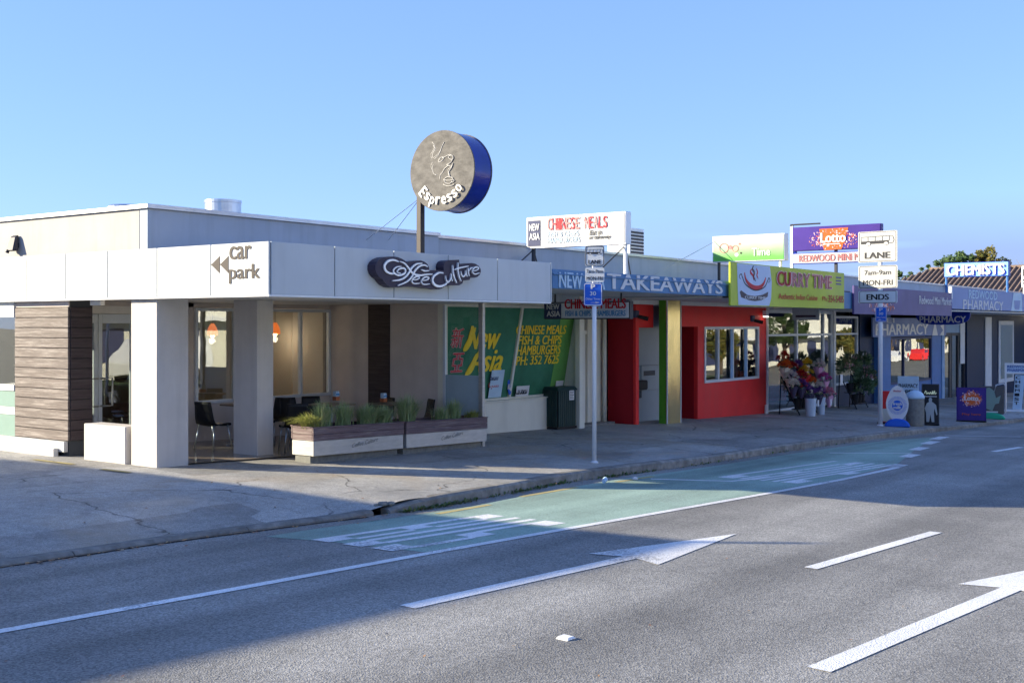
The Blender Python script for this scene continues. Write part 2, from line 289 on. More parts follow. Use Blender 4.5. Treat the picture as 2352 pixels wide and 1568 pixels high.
def timber(name, c1, c2, bloom):
    m, t, p = _mat(name); N = t.nodes.new; l = t.links.new
    tcn = N('ShaderNodeTexCoord'); oi = N('ShaderNodeObjectInfo')
    ad = N('ShaderNodeVectorMath'); ad.operation = 'ADD'; l(tcn.outputs['Object'], ad.inputs[0])
    sc = N('ShaderNodeVectorMath'); sc.operation = 'SCALE'; sc.inputs[0].default_value = (13, 7, 5); l(oi.outputs['Random'], sc.inputs['Scale']); l(sc.outputs[0], ad.inputs[1])
    mpn = N('ShaderNodeMapping'); mpn.inputs['Scale'].default_value = (2, 2, 34); l(ad.outputs[0], mpn.inputs[0])
    n1 = N('ShaderNodeTexNoise'); n1.inputs['Scale'].default_value = 1.6; n1.inputs['Detail'].default_value = 8; n1.inputs['Roughness'].default_value = .7; l(mpn.outputs[0], n1.inputs[0])
    r1 = N('ShaderNodeValToRGB'); r1.color_ramp.elements[0].position = .35; r1.color_ramp.elements[0].color = (*c1, 1); r1.color_ramp.elements[1].position = .68; r1.color_ramp.elements[1].color = (*c2, 1); l(n1.outputs[0], r1.inputs[0])
    mp2 = N('ShaderNodeMapping'); mp2.inputs['Scale'].default_value = (1.1, 1.1, 22); l(ad.outputs[0], mp2.inputs[0])
    n2 = N('ShaderNodeTexNoise'); n2.inputs['Scale'].default_value = 1.3; n2.inputs['Detail'].default_value = 6; n2.inputs['Roughness'].default_value = .75; l(mp2.outputs[0], n2.inputs[0])
    r2 = N('ShaderNodeValToRGB'); r2.color_ramp.elements[0].position = .48; r2.color_ramp.elements[1].position = .66; l(n2.outputs[0], r2.inputs[0])
    mu = N('ShaderNodeMath'); mu.operation = 'MULTIPLY'; mu.inputs[1].default_value = bloom; l(r2.outputs[0], mu.inputs[0])
    mx = N('ShaderNodeMixRGB'); mx.inputs[2].default_value = (.55, .50, .46, 1); l(mu.outputs[0], mx.inputs[0]); l(r1.outputs[0], mx.inputs[1]); l(mx.outputs[0], p.inputs['Base Color'])
    p.inputs['Roughness'].default_value = .7
    bp = N('ShaderNodeBump'); bp.inputs['Strength'].default_value = .25; bp.inputs['Distance'].default_value = .006; l(n1.outputs[0], bp.inputs['Height']); l(bp.outputs[0], p.inputs['Normal'])
    return m
MT['timber'] = timber('weathered_timber', (.075, .057, .05), (.145, .112, .10), .32)
MT['timber_dark'] = timber('dark_timber', (.026, .016, .018), (.055, .036, .036), .05)
MT['plank'] = timber('planter_timber', (.085, .05, .055), (.15, .095, .095), .25)
MT['disc'] = M('sign_timber', (.155, .146, .132), .8, var=.38, scale=7, stretch=(1, 1, 1.8), bump=.3, bscale=30, streak=.3)
MT['grass_y'] = leafmat('grass_sunlit', [(.32, .36, .07), (.46, .44, .11), (.22, .30, .07), (.48, .42, .18)])
MT['grass_g'] = leafmat('grass_green', [(.22, .32, .12), (.34, .44, .20), (.28, .38, .18), (.48, .48, .30)])
MT['weed'] = leafmat('kerb_weed', [(.04, .09, .02), (.08, .14, .03), (.14, .14, .06)])
MT['leaf_dead'] = leafmat('fallen_leaf', [(.30, .12, .04), (.38, .24, .10), (.20, .07, .03), (.35, .30, .2)], trans=0)
MT['tree_g'] = leafmat('leaf_green', [(.035, .07, .02), (.07, .12, .03), (.10, .16, .05), (.05, .09, .025)])
MT['tree_y'] = leafmat('leaf_autumn', [(.07, .10, .025), (.17, .16, .03), (.24, .17, .03), (.10, .12, .03)])
MT['twig'] = M('bare_twig', (.20, .16, .14), .9)

# ------------------------------------------------------------------ building helpers
WM = {}
def tag(o, label=None, cat=None, group=None, kind=None):
    if label: o['label'] = label
    if cat: o['category'] = cat
    if group: o['group'] = group
    if kind: o['kind'] = kind
    return o
def thing(name, label, cat, loc=(0, 0, 0), rz=0, group=None):
    o = bpy.data.objects.new(name, None); COL.objects.link(o); o.empty_display_size = .2
    o.location = loc; o.rotation_euler = (0, 0, rz)
    WM[o] = Matrix.Translation(Vector(loc)) @ Matrix.Rotation(rz, 4, 'Z')
    return tag(o, label, cat, group)
def copy_tree(o, parent=None, M_=None):
    c = o.copy(); COL.objects.link(c); c.parent = parent; WM[c] = WM.get(o, Matrix())
    for ch in o.children: copy_tree(ch, c)
    return c
class MB:
    def __init__(s, xf=None): s.v = []; s.f = []; s.xf = xf; s.mi = []
    def add(s, vs, fs):
        b = len(s.v)
        s.v += [Vector(v) if s.xf is None else s.xf @ Vector(v) for v in vs]; s.f += [tuple(b+i for i in f) for f in fs]; return s
    def box(s, x0, x1, y0, y1, z0, z1):
        return s.add([(x0, y0, z0), (x1, y0, z0), (x1, y1, z0), (x0, y1, z0), (x0, y0, z1), (x1, y0, z1), (x1, y1, z1), (x0, y1, z1)],
                     [(0, 3, 2, 1), (4, 5, 6, 7), (0, 1, 5, 4), (1, 2, 6, 5), (2, 3, 7, 6), (3, 0, 4, 7)])
    def hexa(s, p):                                            # eight corners: bottom four, top four
        return s.add(p, [(0, 3, 2, 1), (4, 5, 6, 7), (0, 1, 5, 4), (1, 2, 6, 5), (2, 3, 7, 6), (3, 0, 4, 7)])
    def poly(s, pts): return s.add(pts, [tuple(range(len(pts)))])
    def slab(s, pts, vec):                                     # a flat outline given thickness along vec
        n = len(pts); vec = Vector(vec); a = [Vector(p) for p in pts]; b = [p+vec for p in a]
        return s.add(a+b, [tuple(range(n))[::-1], tuple(range(n, 2*n))]+[(i, (i+1) % n, n+(i+1) % n, n+i) for i in range(n)])
    def cyl(s, a, b, r0, r1=None, n=12, caps=True):
        a = Vector(a); b = Vector(b); r1 = r0 if r1 is None else r1; d = (b-a).normalized()
        u = d.orthogonal().normalized(); v = d.cross(u)
        vs = [a+(u*math.cos(2*math.pi*i/n)+v*math.sin(2*math.pi*i/n))*r0 for i in range(n)]+[b+(u*math.cos(2*math.pi*i/n)+v*math.sin(2*math.pi*i/n))*r1 for i in range(n)]
        fs = [(i, (i+1) % n, n+(i+1) % n, n+i) for i in range(n)]
        if caps: fs += [tuple(range(n))[::-1], tuple(range(n, 2*n))]
        return s.add(vs, fs)
    def tube(s, pts, r, n=6, caps=True):
        pts = [Vector(p) for p in pts]; m = len(pts); rs = r if isinstance(r, (list, tuple)) else [r]*m
        vs = []; u = None
        for i, p in enumerate(pts):
            d = (pts[min(i+1, m-1)]-pts[max(i-1, 0)]).normalized()
            u = d.orthogonal().normalized() if u is None else (u-d*u.dot(d)).normalized()
            v = d.cross(u)
            vs += [p+(u*math.cos(2*math.pi*k/n)+v*math.sin(2*math.pi*k/n))*rs[i] for k in range(n)]
        fs = [(i*n+k, i*n+(k+1) % n, (i+1)*n+(k+1) % n, (i+1)*n+k) for i in range(m-1) for k in range(n)]
        if caps: fs += [tuple(range(n))[::-1], tuple(range((m-1)*n, m*n))]
        return s.add(vs, fs)
    def lathe(s, prof, c=(0, 0, 0), n=20):                     # (radius, height) pairs about a vertical axis
        c = Vector(c); vs = [c+Vector((r*math.cos(2*math.pi*k/n), r*math.sin(2*math.pi*k/n), z)) for r, z in prof for k in range(n)]; m = len(prof)
        return s.add(vs, [(i*n+k, i*n+(k+1) % n, (i+1)*n+(k+1) % n, (i+1)*n+k) for i in range(m-1) for k in range(n)]+[tuple(range(n))[::-1], tuple(range((m-1)*n, m*n))])
    def ribbon(s, pts, wid, nrm, th=.01, lift=0.0):            # a flat stroke of changing width lying in a plane
        pts = [Vector(p) for p in pts]; nrm = Vector(nrm).normalized(); m = len(pts); vs = []
        ws = wid if isinstance(wid, (list, tuple)) else [wid]*m
        for i, p in enumerate(pts):
            d = (pts[min(i+1, m-1)]-pts[max(i-1, 0)]); d = d-nrm*d.dot(nrm); d.normalize(); q = nrm.cross(d)*ws[i]*.5
            vs += [p+q+nrm*lift, p-q+nrm*lift, p-q+nrm*(lift+th), p+q+nrm*(lift+th)]
        fs = [(0, 1, 2, 3), tuple((m-1)*4+k for k in (3, 2, 1, 0))]
        for i in range(m-1):
            b = i*4; c = b+4; fs += [(b+3, b+2, c+2, c+3), (b+1, b, c, c+1), (b, b+3, c+3, c), (b+2, b+1, c+1, c+2)]
        return s.add(vs, fs)
    def build(s, name, mat, parent=None, origin=None, smooth=False, bev=0.0, seg=1):
        if parent is not None: Wm = WM[parent]
        else:
            if origin is None:
                xs = [v.x for v in s.v]; ys = [v.y for v in s.v]; zs = [v.z for v in s.v]
                origin = ((min(xs)+max(xs))/2, (min(ys)+max(ys))/2, min(zs))
            Wm = Matrix.Translation(Vector(origin))
        inv = Wm.inverted(); me = bpy.data.meshes.new(name); me.from_pydata([tuple(inv @ v) for v in s.v], [], s.f); me.update()
        if isinstance(mat, (list, tuple)):
            for mm in mat: me.materials.append(MT[mm])
            if s.mi: me.polygons.foreach_set('material_index', s.mi)
        else: me.materials.append(MT[mat])
        if smooth: me.polygons.foreach_set('use_smooth', [True]*len(me.polygons))
        o = bpy.data.objects.new(name, me); COL.objects.link(o); WM[o] = Wm
        if parent is not None: o.parent = parent
        else: o.matrix_basis = Wm
        if bev:
            b = o.modifiers.new('bevel', 'BEVEL'); b.width = bev; b.segments = seg; b.limit_method = 'ANGLE'; b.angle_limit = R_(40)
        return o
def bx(name, mat, parent, x0, x1, y0, y1, z0, z1, bev=.006):
    return MB().box(x0, x1, y0, y1, z0, z1).build(name, mat, parent, bev=bev)
_tc = {}
def text_geo(s, bold=0.0, shear=0.0):
    key = (s, bold, shear)
    if key in _tc: return _tc[key]
    c = bpy.data.curves.new('t', 'FONT'); c.body = s; c.size = 1; c.extrude = .5; c.offset = bold; c.shear = shear; c.resolution_u = 3
    o = bpy.data.objects.new('t', c); COL.objects.link(o); dg = bpy.context.evaluated_depsgraph_get()
    me = o.evaluated_get(dg).to_mesh(); vs = [tuple(v.co) for v in me.vertices]; fs = [tuple(p.vertices) for p in me.polygons]
    o.evaluated_get(dg).to_mesh_clear(); bpy.data.objects.remove(o); bpy.data.curves.remove(c)
    if vs:
        x0 = min(v[0] for v in vs); x1 = max(v[0] for v in vs); y0 = min(v[1] for v in vs); y1 = max(v[1] for v in vs)
    else: x0 = y0 = 0; x1 = y1 = 1
    _tc[key] = (vs, fs, x0, x1, y0, y1); return _tc[key]
def text(s, p0, right, up, mat, parent, th=.006, bold=.0, shear=0.0, name='lettering', lift=.002, mb=None):
    """letters fitted to a box; weight is added by laying narrow shifted copies over one another"""
    vs, fs, x0, x1, y0, y1 = text_geo(s, 0.0, shear); p0 = Vector(p0); right = Vector(right); up = Vector(up)
    n = right.cross(up).normalized(); b = mb or MB(); h_ = (y1-y0)
    B = min(bold, .04)*1.5 if bold >= .004 else 0
    sh = [(0, 0)] if not B else [(-B, 0), (-B*.33, B*.3), (B*.33, -B*.3), (B, 0)]
    X0, X1, Y0, Y1 = x0-B, x1+B, y0-B*.3, y1+B*.3
    for i, (dx, dy) in enumerate(sh):
        b.add([p0+right*((v[0]+dx-X0)/(X1-X0))+up*((v[1]+dy-Y0)/(Y1-Y0))+n*(lift+i*.0005+(v[2]+.5)*th) for v in vs], fs)
    return None if mb else b.build(name, mat, parent)
def tpx(s, fn, x0, x1, yb, yt, mat, parent, **k):              # text fitted between two picture columns on a plane
    a = fn(x0, yb); b = fn(x1, yb); t = fn(x0, yt)
    return text(s, a, (b.x-a.x, b.y-a.y, 0), (0, 0, t.z-a.z), mat, parent, **k)
def smooth_pts(pts, n=6):
    pts = [Vector((*p, 0)) if len(p) == 2 else Vector(p) for p in pts]; out = []
    for i in range(len(pts)-1):
        p0 = pts[max(i-1, 0)]; p1 = pts[i]; p2 = pts[i+1]; p3 = pts[min(i+2, len(pts)-1)]
        for k in range(n):
            t = k/n; out.append(.5*((2*p1)+(p2-p0)*t+(2*p0-5*p1+4*p2-p3)*t*t+(3*p1-p0-3*p2+p3)*t**3))
    return out+[pts[-1]]
def tape(m, w0, w1, w2):                                       # stroke width: thin, thick, thin
    return [w0+(w1-w0)*math.sin(math.pi*min(1, i/(m-1)/.999))+(w2-w0)*i/(m-1)*0 for i in range(m)]

# ================================================================== GROUND, ROAD, FOOTPATH, MARKINGS
KP = [G(x, y, ROAD) for x, y in [(0, 1303), (400, 1243), (870, 1183), (1000, 1165), (1300, 1108), (1600, 1068), (1800, 1037), (2000, 1010), (2352, 968)]]
KPX = [(-60, KP[0].y+.25), (-2, KP[0].y+.1)]+[(p.x, p.y) for p in KP]+[(60, KP[-1].y-1.2), (140, KP[-1].y-4.5)]
def kerbY(X):
    for (a, ya), (b, yb) in zip(KPX, KPX[1:]):
        if a <= X <= b:
            t = (X-a)/(b-a); return ya+(yb-ya)*t
    return KPX[0][1] if X < 0 else KPX[-1][1]
def sstep(a, b, x): t = max(0, min(1, (x-a)/(b-a))); return t*t*(3-2*t)
DROP = KP[2].x+.15                                             # left of this the kerb is let down for the car park entrance
def pathz(X, Y):
    low = 1-sstep(DROP-.5, DROP+.5, X)
    return fz(X, Y)-.10*low*(1-sstep(0, 1.9, Y-kerbY(X)))+.008*math.sin(X*.9+Y*.5)*(1 if Y < 13.6 else .0)
def grid(name, xs, rows, zf, mat, kind='structure'):
    mb = MB(); n = len(rows); vs = []
    for X in xs:
        for r in rows: Y = r(X); vs.append((X, Y, zf(X, Y)))
    fs = [(i*n+j, (i+1)*n+j, (i+1)*n+j+1, i*n+j+1) for i in range(len(xs)-1) for j in range(n-1)]
    o = mb.add(vs, fs).build(name, mat, None, origin=(0, 0, 0), smooth=True); return tag(o, kind=kind)
XS = [-60, -30, -12, -4]+[x*.5 for x in range(0, 17)]+[8.5+x*.15 for x in range(0, 37)]+[14+x*.5 for x in range(0, 52)]+[40+x*2 for x in range(0, 28)]+[100, 140]
g = MB().add([(-900, -900, -1.2), (900, -900, -3.2), (900, 900, -3.2), (-900, 900, -1.2)], [(0, 1, 2, 3)]).build('ground', 'ground', None, origin=(0, 0, -1.2)); tag(g, kind='structure')
MT['ground'].node_tree.nodes['Principled BSDF'].inputs['Roughness'].default_value = 1
grid('road', XS, [lambda X, k=k: (-9.5 if k == 0 else kerbY(X)+.02)*1.0 if k in (0, 6) else -9.5+(kerbY(X)+9.5)*k/6 for k in range(7)], lambda X, Y: gz(X)+ROAD, 'road')
grid('footpath', XS, [(lambda X, d=d: kerbY(X)+d) for d in (.09, .2, .35, .6, 1, 1.5, 2, 3, 4, 5.5)]+[lambda X: 16.0, lambda X: 20.0, lambda X: 34.0], pathz, 'path')
grid('verge', XS, [lambda X: -30.0, lambda X: -14.0, lambda X: -9.6], lambda X, Y: gz(X)+.0, 'turf')

# kerb stones
kerb = thing('kerb', None, None, (10, 9, gz(10))); tag(kerb, kind='structure')
def kerb_stone(xa, xb, drop):
    mb = MB(); n = 5; vs = []
    for i in range(n+1):
        X = xa+.006+(xb-xa-.012)*i/n; y = kerbY(X); yb = kerbY(X)+.17
        top = pathz(X, y+.2)+.006; bot = gz(X)+ROAD-.06
        if not drop and xa < DROP+.6: top -= .05*(1-sstep(0, .4, i/n))
        face = .03
        vs += [(X, y, bot), (X, y+face*.3, top-.03), (X, y+face+.02, top), (X, yb, top), (X, yb, bot)]
    fs = [(i*5+k, (i+1)*5+k, (i+1)*5+k+1, i*5+k+1) for i in range(n) for k in range(4)]+[(0, 1, 2, 3, 4), tuple(n*5+k for k in (4, 3, 2, 1, 0))]
    return mb.add(vs, fs).build('kerb_stone', 'kerb', kerb, smooth=False)
x = -6.0
while x < DROP-.3:
    b = min(x+2.1, DROP-.22); kerb_stone(x, b, True); x = b
x = DROP+.05
while x < 70: kerb_stone(x, x+2.4, False); x += 2.4

# dirt lying in the joint between the let-down kerb and the road
_x = -5.0; pts_ = []
while _x < DROP-.1: pts_.append(_x); _x += .35
mb = MB(); rr_ = random.Random(2); vs = []
for X in pts_:
    y = kerbY(X); w_ = rr_.uniform(.02, .06); vs += [(X, y+.01, gz(X)+ROAD+.0022), (X, y-w_, gz(X)+ROAD+.0022)]
tag(mb.add(vs, [(2*i, 2*i+1, 2*i+3, 2*i+2) for i in range(len(pts_)-1)]).build('gutter_joint', 'soil', None), kind='structure')
# painted markings: sheets a few millimetres above the road
def sheet(name, pts, mat, dz, sub=None):
    mb = MB(); mb.poly([(p.x, p.y, gz(p.x)+ROAD+dz) for p in pts]); return tag(mb.build(name, mat, None), kind='structure')
def rp(x, y): return G(x, y, ROAD)
E_ = [rp(x, y) for x, y in [(-60, 1461), (0, 1450), (500, 1360), (1000, 1268), (1310, 1213), (1560, 1169), (1780, 1130), (1930, 1102), (2060, 1074)]]
def line(name, pts, wd, mat, dz=.0058):
    mb = MB(); vs = []
    for i, p in enumerate(pts):
        d = pts[min(i+1, len(pts)-1)]-pts[max(i-1, 0)]; d.z = 0; d.normalize(); q = Vector((-d.y, d.x, 0))*wd/2
        for s in (q, -q): r = p+s; vs.append((r.x, r.y, gz(r.x)+ROAD+dz))
    return tag(mb.add(vs, [(2*i, 2*i+1, 2*i+3, 2*i+2) for i in range(len(pts)-1)]).build(name, mat, None), kind='structure')
def kpt(X, off=-.32): return Vector((X, kerbY(X)+off, 0))
# green bus lane: between the kerb gutter and the edge line
gl = [kpt(X) for X in (KP[2].x-1.2, KP[2].x, 10.5, 12, 14, 16, 18, 20, 22, 24, 26.5, 28.5)]
right = [rp(2150, 1004), rp(2105, 1030), rp(2060, 1066)]
low = [rp(1930, 1099), rp(1780, 1127), rp(1560, 1166), rp(1310, 1210), rp(975, 1268)]
sheet('bus_lane', gl+right+low+[rp(780, 1246), rp(610, 1232)], 'bus', .003)
line('edge_line', E_, .115, 'paint')
for x0, y0, x1, y1 in [(2040, 1078, 2078, 1062), (2076, 1051, 2103, 1042), (2098, 1036, 2124, 1025), (2126, 1020, 2148, 1013), (2148, 1009, 2167, 1003)]:
    a = rp((x0+x1)/2-12, (y0+y1)/2+3.2); b = rp((x0+x1)/2+12, (y0+y1)/2-3.2); line('merge_dash', [a, b], .26, 'paint')
line('bay_line', [rp(1495, 1100), rp(1680, 1105), rp(1712, 1102), rp(1768, 1094)], .1, 'paint')
line('bay_line', [rp(1905, 1040), rp(2095, 1041)], .09, 'paint'); line('bay_line', [rp(2170, 1000), rp(2345, 1003)], .09, 'paint')
line('lane_dash', [rp(1862, 1305), rp(2150, 1222)], .14, 'paint'); line('lane_dash', [rp(2282, 1037), rp(2345, 1027)], .14, 'paint')
def arrow(tail, tip, wd, hl, hw):
    d = tip-tail; d.z = 0; Ln = d.length; d.normalize(); q = Vector((-d.y, d.x, 0))
    P = lambda a, b: tail+d*a+q*b
    sheet('lane_arrow', [P(0, -wd/2), P(Ln-hl, -wd/2), P(Ln-hl-.12, -hw), P(Ln, 0), P(Ln-hl-.12, hw), P(Ln-hl, wd/2), P(0, wd/2)], 'paint', .0058)
arrow(rp(935, 1394), rp(1692, 1226), .17, 2.15, .42)
a2 = rp(1880, 1538); a3 = rp(2290, 1366); arrow(a2, a2+(a3-a2)*1.75, .17, 2.15, .42)
BLK = {'B': [(0, 0, .3, 1), (.3, 0, .8, .13), (.3, .435, .8, .565), (.3, .87, .8, 1), (.74, .13, 1, .435), (.74, .565, 1, .87)], 'U': [(0, .13, .3, 1), (.7, .13, 1, 1), (.08, 0, .92, .13)],
       'S': [(0, 0, .92, .13), (.08, .435, .92, .565), (.08, .87, 1, 1), (0, .565, .3, .87), (.7, .13, 1, .435)], 'L': [(0, 0, .3, 1), (.3, 0, 1, .13)], 'A': [(0, 0, .28, .86), (.72, 0, 1, .86), (.16, .86, .84, 1), (.28, .30, .72, .43)],
       'N': [(0, 0, .28, 1), (.72, 0, 1, 1), 'd'], 'E': [(0, 0, .3, 1), (.3, 0, 1, .13), (.3, .435, .9, .565), (.3, .87, 1, 1)]}
def road_word(s, x0, x1, yl, yr):                              # block letters stretched along the lane, read by drivers heading up the street
    n = len(s); cw = 1/(n+.28*(n-1)); mb = MB()
    def P(u, v): X = x0+(x1-x0)*v+.05*u; return (X, yl+(yr-yl)*u-.085*(X-x0), gz(X)+ROAD+.0058)
    for i, ch in enumerate(s):
        o = i*cw*1.28
        for r in BLK[ch]:
            q = [(.28, .86), (.28, 1), (.72, .14), (.72, 0)] if r == 'd' else [(r[0], r[1]), (r[2], r[1]), (r[2], r[3]), (r[0], r[3])]
            mb.poly([P(o+u*cw, v) for u, v in q])
    tag(mb.build('road_lettering', 'paint', None), kind='structure')
road_word('BUS', rp(990, 1222).x-1.25, rp(990, 1222).x+1.55, rp(990, 1222).y+.62, rp(990, 1222).y-.52)
q = rp(1840, 1085); road_word('LANE', q.x-1.75, q.x+2.6, q.y+.75, q.y-.62)
for a, b in [((1005, 1180), (1125, 1159)), ((1195, 1141), (1325, 1119)), ((1415, 1107), (1500, 1094))]:
    line('no_stopping_dash', [rp(*a), rp(*b)], .1, 'yellow')
for a, b in [((78, 1056), (168, 1067)), ((232, 1078), (300, 1086))]:
    pa = G(*a); pb = G(*b); d = (pb-pa).normalized(); q = Vector((-d.y, d.x, 0))*.05
    mb = MB().poly([(v.x, v.y, pathz(v.x, v.y)+.012) for v in (pa-q, pb-q, pb+q, pa+q)]); tag(mb.build('no_stopping_dash', 'yellow', None), kind='structure')
for (x, y, s) in [(1300, 1466, 1.0), (2042, 1155, .8)][:1]:
    p = rp(x, y); mb = MB(Matrix.Translation((p.x, p.y, gz(p.x)+ROAD)) @ Matrix.Rotation(R_(-5), 4, 'Z'))
    mb.hexa([(-.055, -.055, .002), (.055, -.055, .002), (.055, .055, .002), (-.055, .055, .002), (-.03, -.045, .02), (.03, -.045, .02), (.03, .045, .02), (-.03, .045, .02)])
    tag(mb.build('road_marker', 'marker', None, bev=.003), 'small white raised marker stud on the asphalt of the near lane', 'road marker')

# ================================================================== CAFE ON THE CORNER
cafe = thing('cafe_building', 'corner cafe with pale panelled canopy, plaster columns and timber cladding', 'building', (10.7, 14.2, gz(10.7)))
FX, FY, FB, FT = 10.6, 11.68, 2.172, 2.906
# terrace floor and rooms
tf = MB().add([(11.0, 14.25, gz(11)+.014), (17.4, 13.6, gz(17.4)+.016), (17.4, 17.4, gz(17.4)+.016), (11.0, 17.4, gz(11)+.014)], [(0, 1, 2, 3)]).build('terrace_floor', 'terrace', None); tag(tf, kind='structure')
# fascia panels
def fp(a0, a1, side):
    if side == 'L': bx('fascia_panel', 'panel', cafe, FX, FX+.03, a0+.009, a1-.009, FB+.03, FT, .004)
    else: bx('fascia_panel', 'panel', cafe, a0+.009, a1-.009, FY, FY+.03, FB+.03, FT, .004)
ly = [OX(x, 600, FX).y for x in (60, 151, 247, 360.5, 484)]; ly = [ly[0]+3.0, ly[0]+1.5]+ly+[FY+.004]
for a, b in zip(ly[1:], ly): fp(a, b, 'L')
lx = [FX+.034]+[OY(x, 600, FY).x for x in (769, 905, 1029.6, 1143)]+[17.29]
for a, b in zip(lx, lx[1:]): fp(a, b, 'F')
bx('fascia_joint_backing', 'gap', cafe, FX+.034, FX+.06, FY+.036, 24, FB+.04, FT-.01, 0)
bx('fascia_joint_backing', 'gap', cafe, FX+.065, 17.28, FY+.034, FY+.06, FB+.04, FT-.01, 0)
bx('fascia_trim', 'whitepaint', cafe, FX-.006, 17.29, FY-.006, FY+.06, FB, FB+.028, .003)
bx('fascia_trim', 'whitepaint', cafe, FX-.006, FX+.06, FY+.063, 24, FB, FB+.028, .003)
bx('canopy_soffit', 'soffit', cafe, FX+.065, 17.36, FY+.065, 17.3, FB+.03, FB+.07, 0)
bx('canopy_roof', 'roof', cafe, FX+.065, 17.36, FY+.065, 14.4, FT-.1, FT-.03, 0)
bx('canopy_end_panel', 'panel', cafe, 17.295, 17.325, FY, 14.4, FB+.03, FT, .003)
# columns
for nm, (x0, x1, y0, y1) in dict(a=(10.70, 11.27, 14.18, 14.80), b=(12.87, 13.22, 14.46, 15.05)).items():
    bx('column', 'plaster', cafe, x0, x1, y0, y1, gz(x0)-.1, FB+.028, .01)
bx('low_wall', 'plaster', cafe, 10.66, 10.98, 14.88, 15.93, -.5, .27, .012)
# upper walls
bx('parapet_wall', 'parapet', cafe, 10.75, 10.95, 14.66, 30, 2.2, 3.52, .01)
bx('parapet_wall', 'parapet_b', cafe, 10.75, 17.5, 14.46, 14.66, 2.3, 3.52, .01)
bx('parapet_cap', 'cap', cafe, 10.70, 11.0, 14.70, 30, 3.52, 3.585, .004)
bx('parapet_cap', 'cap', cafe, 10.70, 17.5, 14.41, 14.70, 3.52, 3.585, .004)
bx('roof_slab', 'roof', cafe, 10.95, 17.4, 14.66, 30, 3.2, 3.3, 0)
# timber clad wall beside the entrance
PZ0, PZ1, NP = -.045, 2.075, 13
ph = (PZ1-PZ0)/NP
for i in range(NP):
    z0 = PZ0+i*ph; jit = random.uniform(-.003, .003)
    bx('plank', 'timber', cafe, 10.735+jit, 10.765, 16.46, 17.97, z0+.005, z0+ph-.005, .004)
    bx('plank', 'timber_dark', cafe, 10.775, 11.16, 16.452+jit, 16.475, z0+.005, z0+ph-.005, .003)  # return planks take a darker timber colour than the long side
bx('clad_wall', 'gap', cafe, 10.768, 11.15, 16.485, 17.97, -.5, 2.2, 0)
bx('head_board', 'taupe', cafe, 10.745, 10.766, 16.46, 17.97, PZ1+.004, 2.19, .003)
bx('plinth', 'plinth', cafe, 10.69, 10.76, 16.50, 24, -.22, -.052, .006)
bx('plinth', 'plinth', cafe, 10.60, 10.685, 16.64, 24, -.5, -.16, .012)
bx('entry_wall', 'timber_dark', cafe, 11.155, 11.20, 16.50, 17.33, -.5, 2.2, 0)
def window(root, name, Y, xs, z0, z1, fr='alu', gl='glass', fw=.06, dep=.08, faceX=None, transom=None):
    """a framed window in a wall facing the street; xs are the frame lines"""
    f = MB(); a, b = xs[0], xs[-1]
    f.box(a, b, Y, Y+dep, z0, z0+fw); f.box(a, b, Y, Y+dep, z1-fw, z1)
    for i, xx in enumerate(xs):
        l, r = (xx, xx+fw) if i == 0 else ((xx-fw, xx) if i == len(xs)-1 else (xx-fw/2, xx+fw/2)); f.box(l, r, Y-.002, Y+dep+.002, z0+fw, z1-fw)
    if transom: f.box(a+fw, b-fw, Y+.004, Y+dep-.004, transom-fw*.4, transom+fw*.4)
    o = f.build(name, fr, root, bev=.004)
    for p0, p1 in zip(xs, xs[1:]):
        MB().box(p0+fw*.5, p1-fw*.5, Y+dep*.5, Y+dep*.5+.008, z0+fw*.5, z1-fw*.5).build('pane', gl, o)
    return o
BW = 17.35
FZ = -.37
# back wall of the terrace with door and windows
bx('back_wall', 'taupe', cafe, 12.86, 13.90, BW, BW+.2, -.6, 2.2, 0)
bx('back_wall', 'taupe', cafe, 13.90, 17.44, BW, BW+.2, -.7, .32, 0)
bx('back_wall', 'taupe', cafe, 11.2, 17.44, BW, BW+.2, 2.12, 2.21, 0)
door = MB(); DX = [11.2, 11.89, 12.62]
for a, b in zip(DX, DX[1:]):
    d = MB(); a += .006; b -= .006
    d.box(a, a+.075, BW, BW+.05, FZ+.02, 1.98); d.box(b-.075, b, BW, BW+.05, FZ+.02, 1.98); d.box(a+.075, b-.075, BW, BW+.05, 1.82, 1.98); d.box(a+.075, b-.075, BW, BW+.05, FZ+.02, FZ+.2)
    o = d.build('door', 'alu', cafe, bev=.004)
    MB().box(a+.06, b-.06, BW+.02, BW+.028, FZ+.1, 1.9).build('pane', 'glass_dark', o)
    hx = b-.04 if a < 11.5 else a+.04; s = -1 if a < 11.5 else 1
    MB().tube([(hx, BW, .41), (hx, BW-.07, .41), (hx+s*.17, BW-.09, .41), (hx+s*.17, BW-.09, .88), (hx, BW-.07, .88), (hx, BW, .88)], .015, 8).build('door_handle', 'steel', o, smooth=True)
bx('door_frame', 'soffit', cafe, 11.2, 12.86, BW-.01, BW+.1, 1.985, 2.12, .004); bx('door_frame', 'darksteel', cafe, 12.625, 12.86, BW, BW+.1, -.5, 1.98, .004)
window(cafe, 'window', BW-.04, [13.92, 14.86, 15.7, 16.58, 17.42], .325, 2.11)
bx('open_sash', 'whitepaint', cafe, 14.80, 14.86, BW-.16, BW-.045, .36, 2.06, .004)
# end wall of the terrace with a dark stripe
bx('end_wall', 'taupe', cafe, 17.42, 17.52, 16.24, 17.35, -.7, 2.2, 0); bx('end_wall', 'taupe', cafe, 17.42, 17.52, 14.42, 15.66, -.7, 2.2, 0)
bx('stripe_panel', 'timber_dark', cafe, 17.40, 17.50, 15.66, 16.24, -.7, 2.2, 0)
bx('end_post', 'cream', cafe, 17.40, 17.53, 14.26, 14.41, -.7, 2.2, .005)
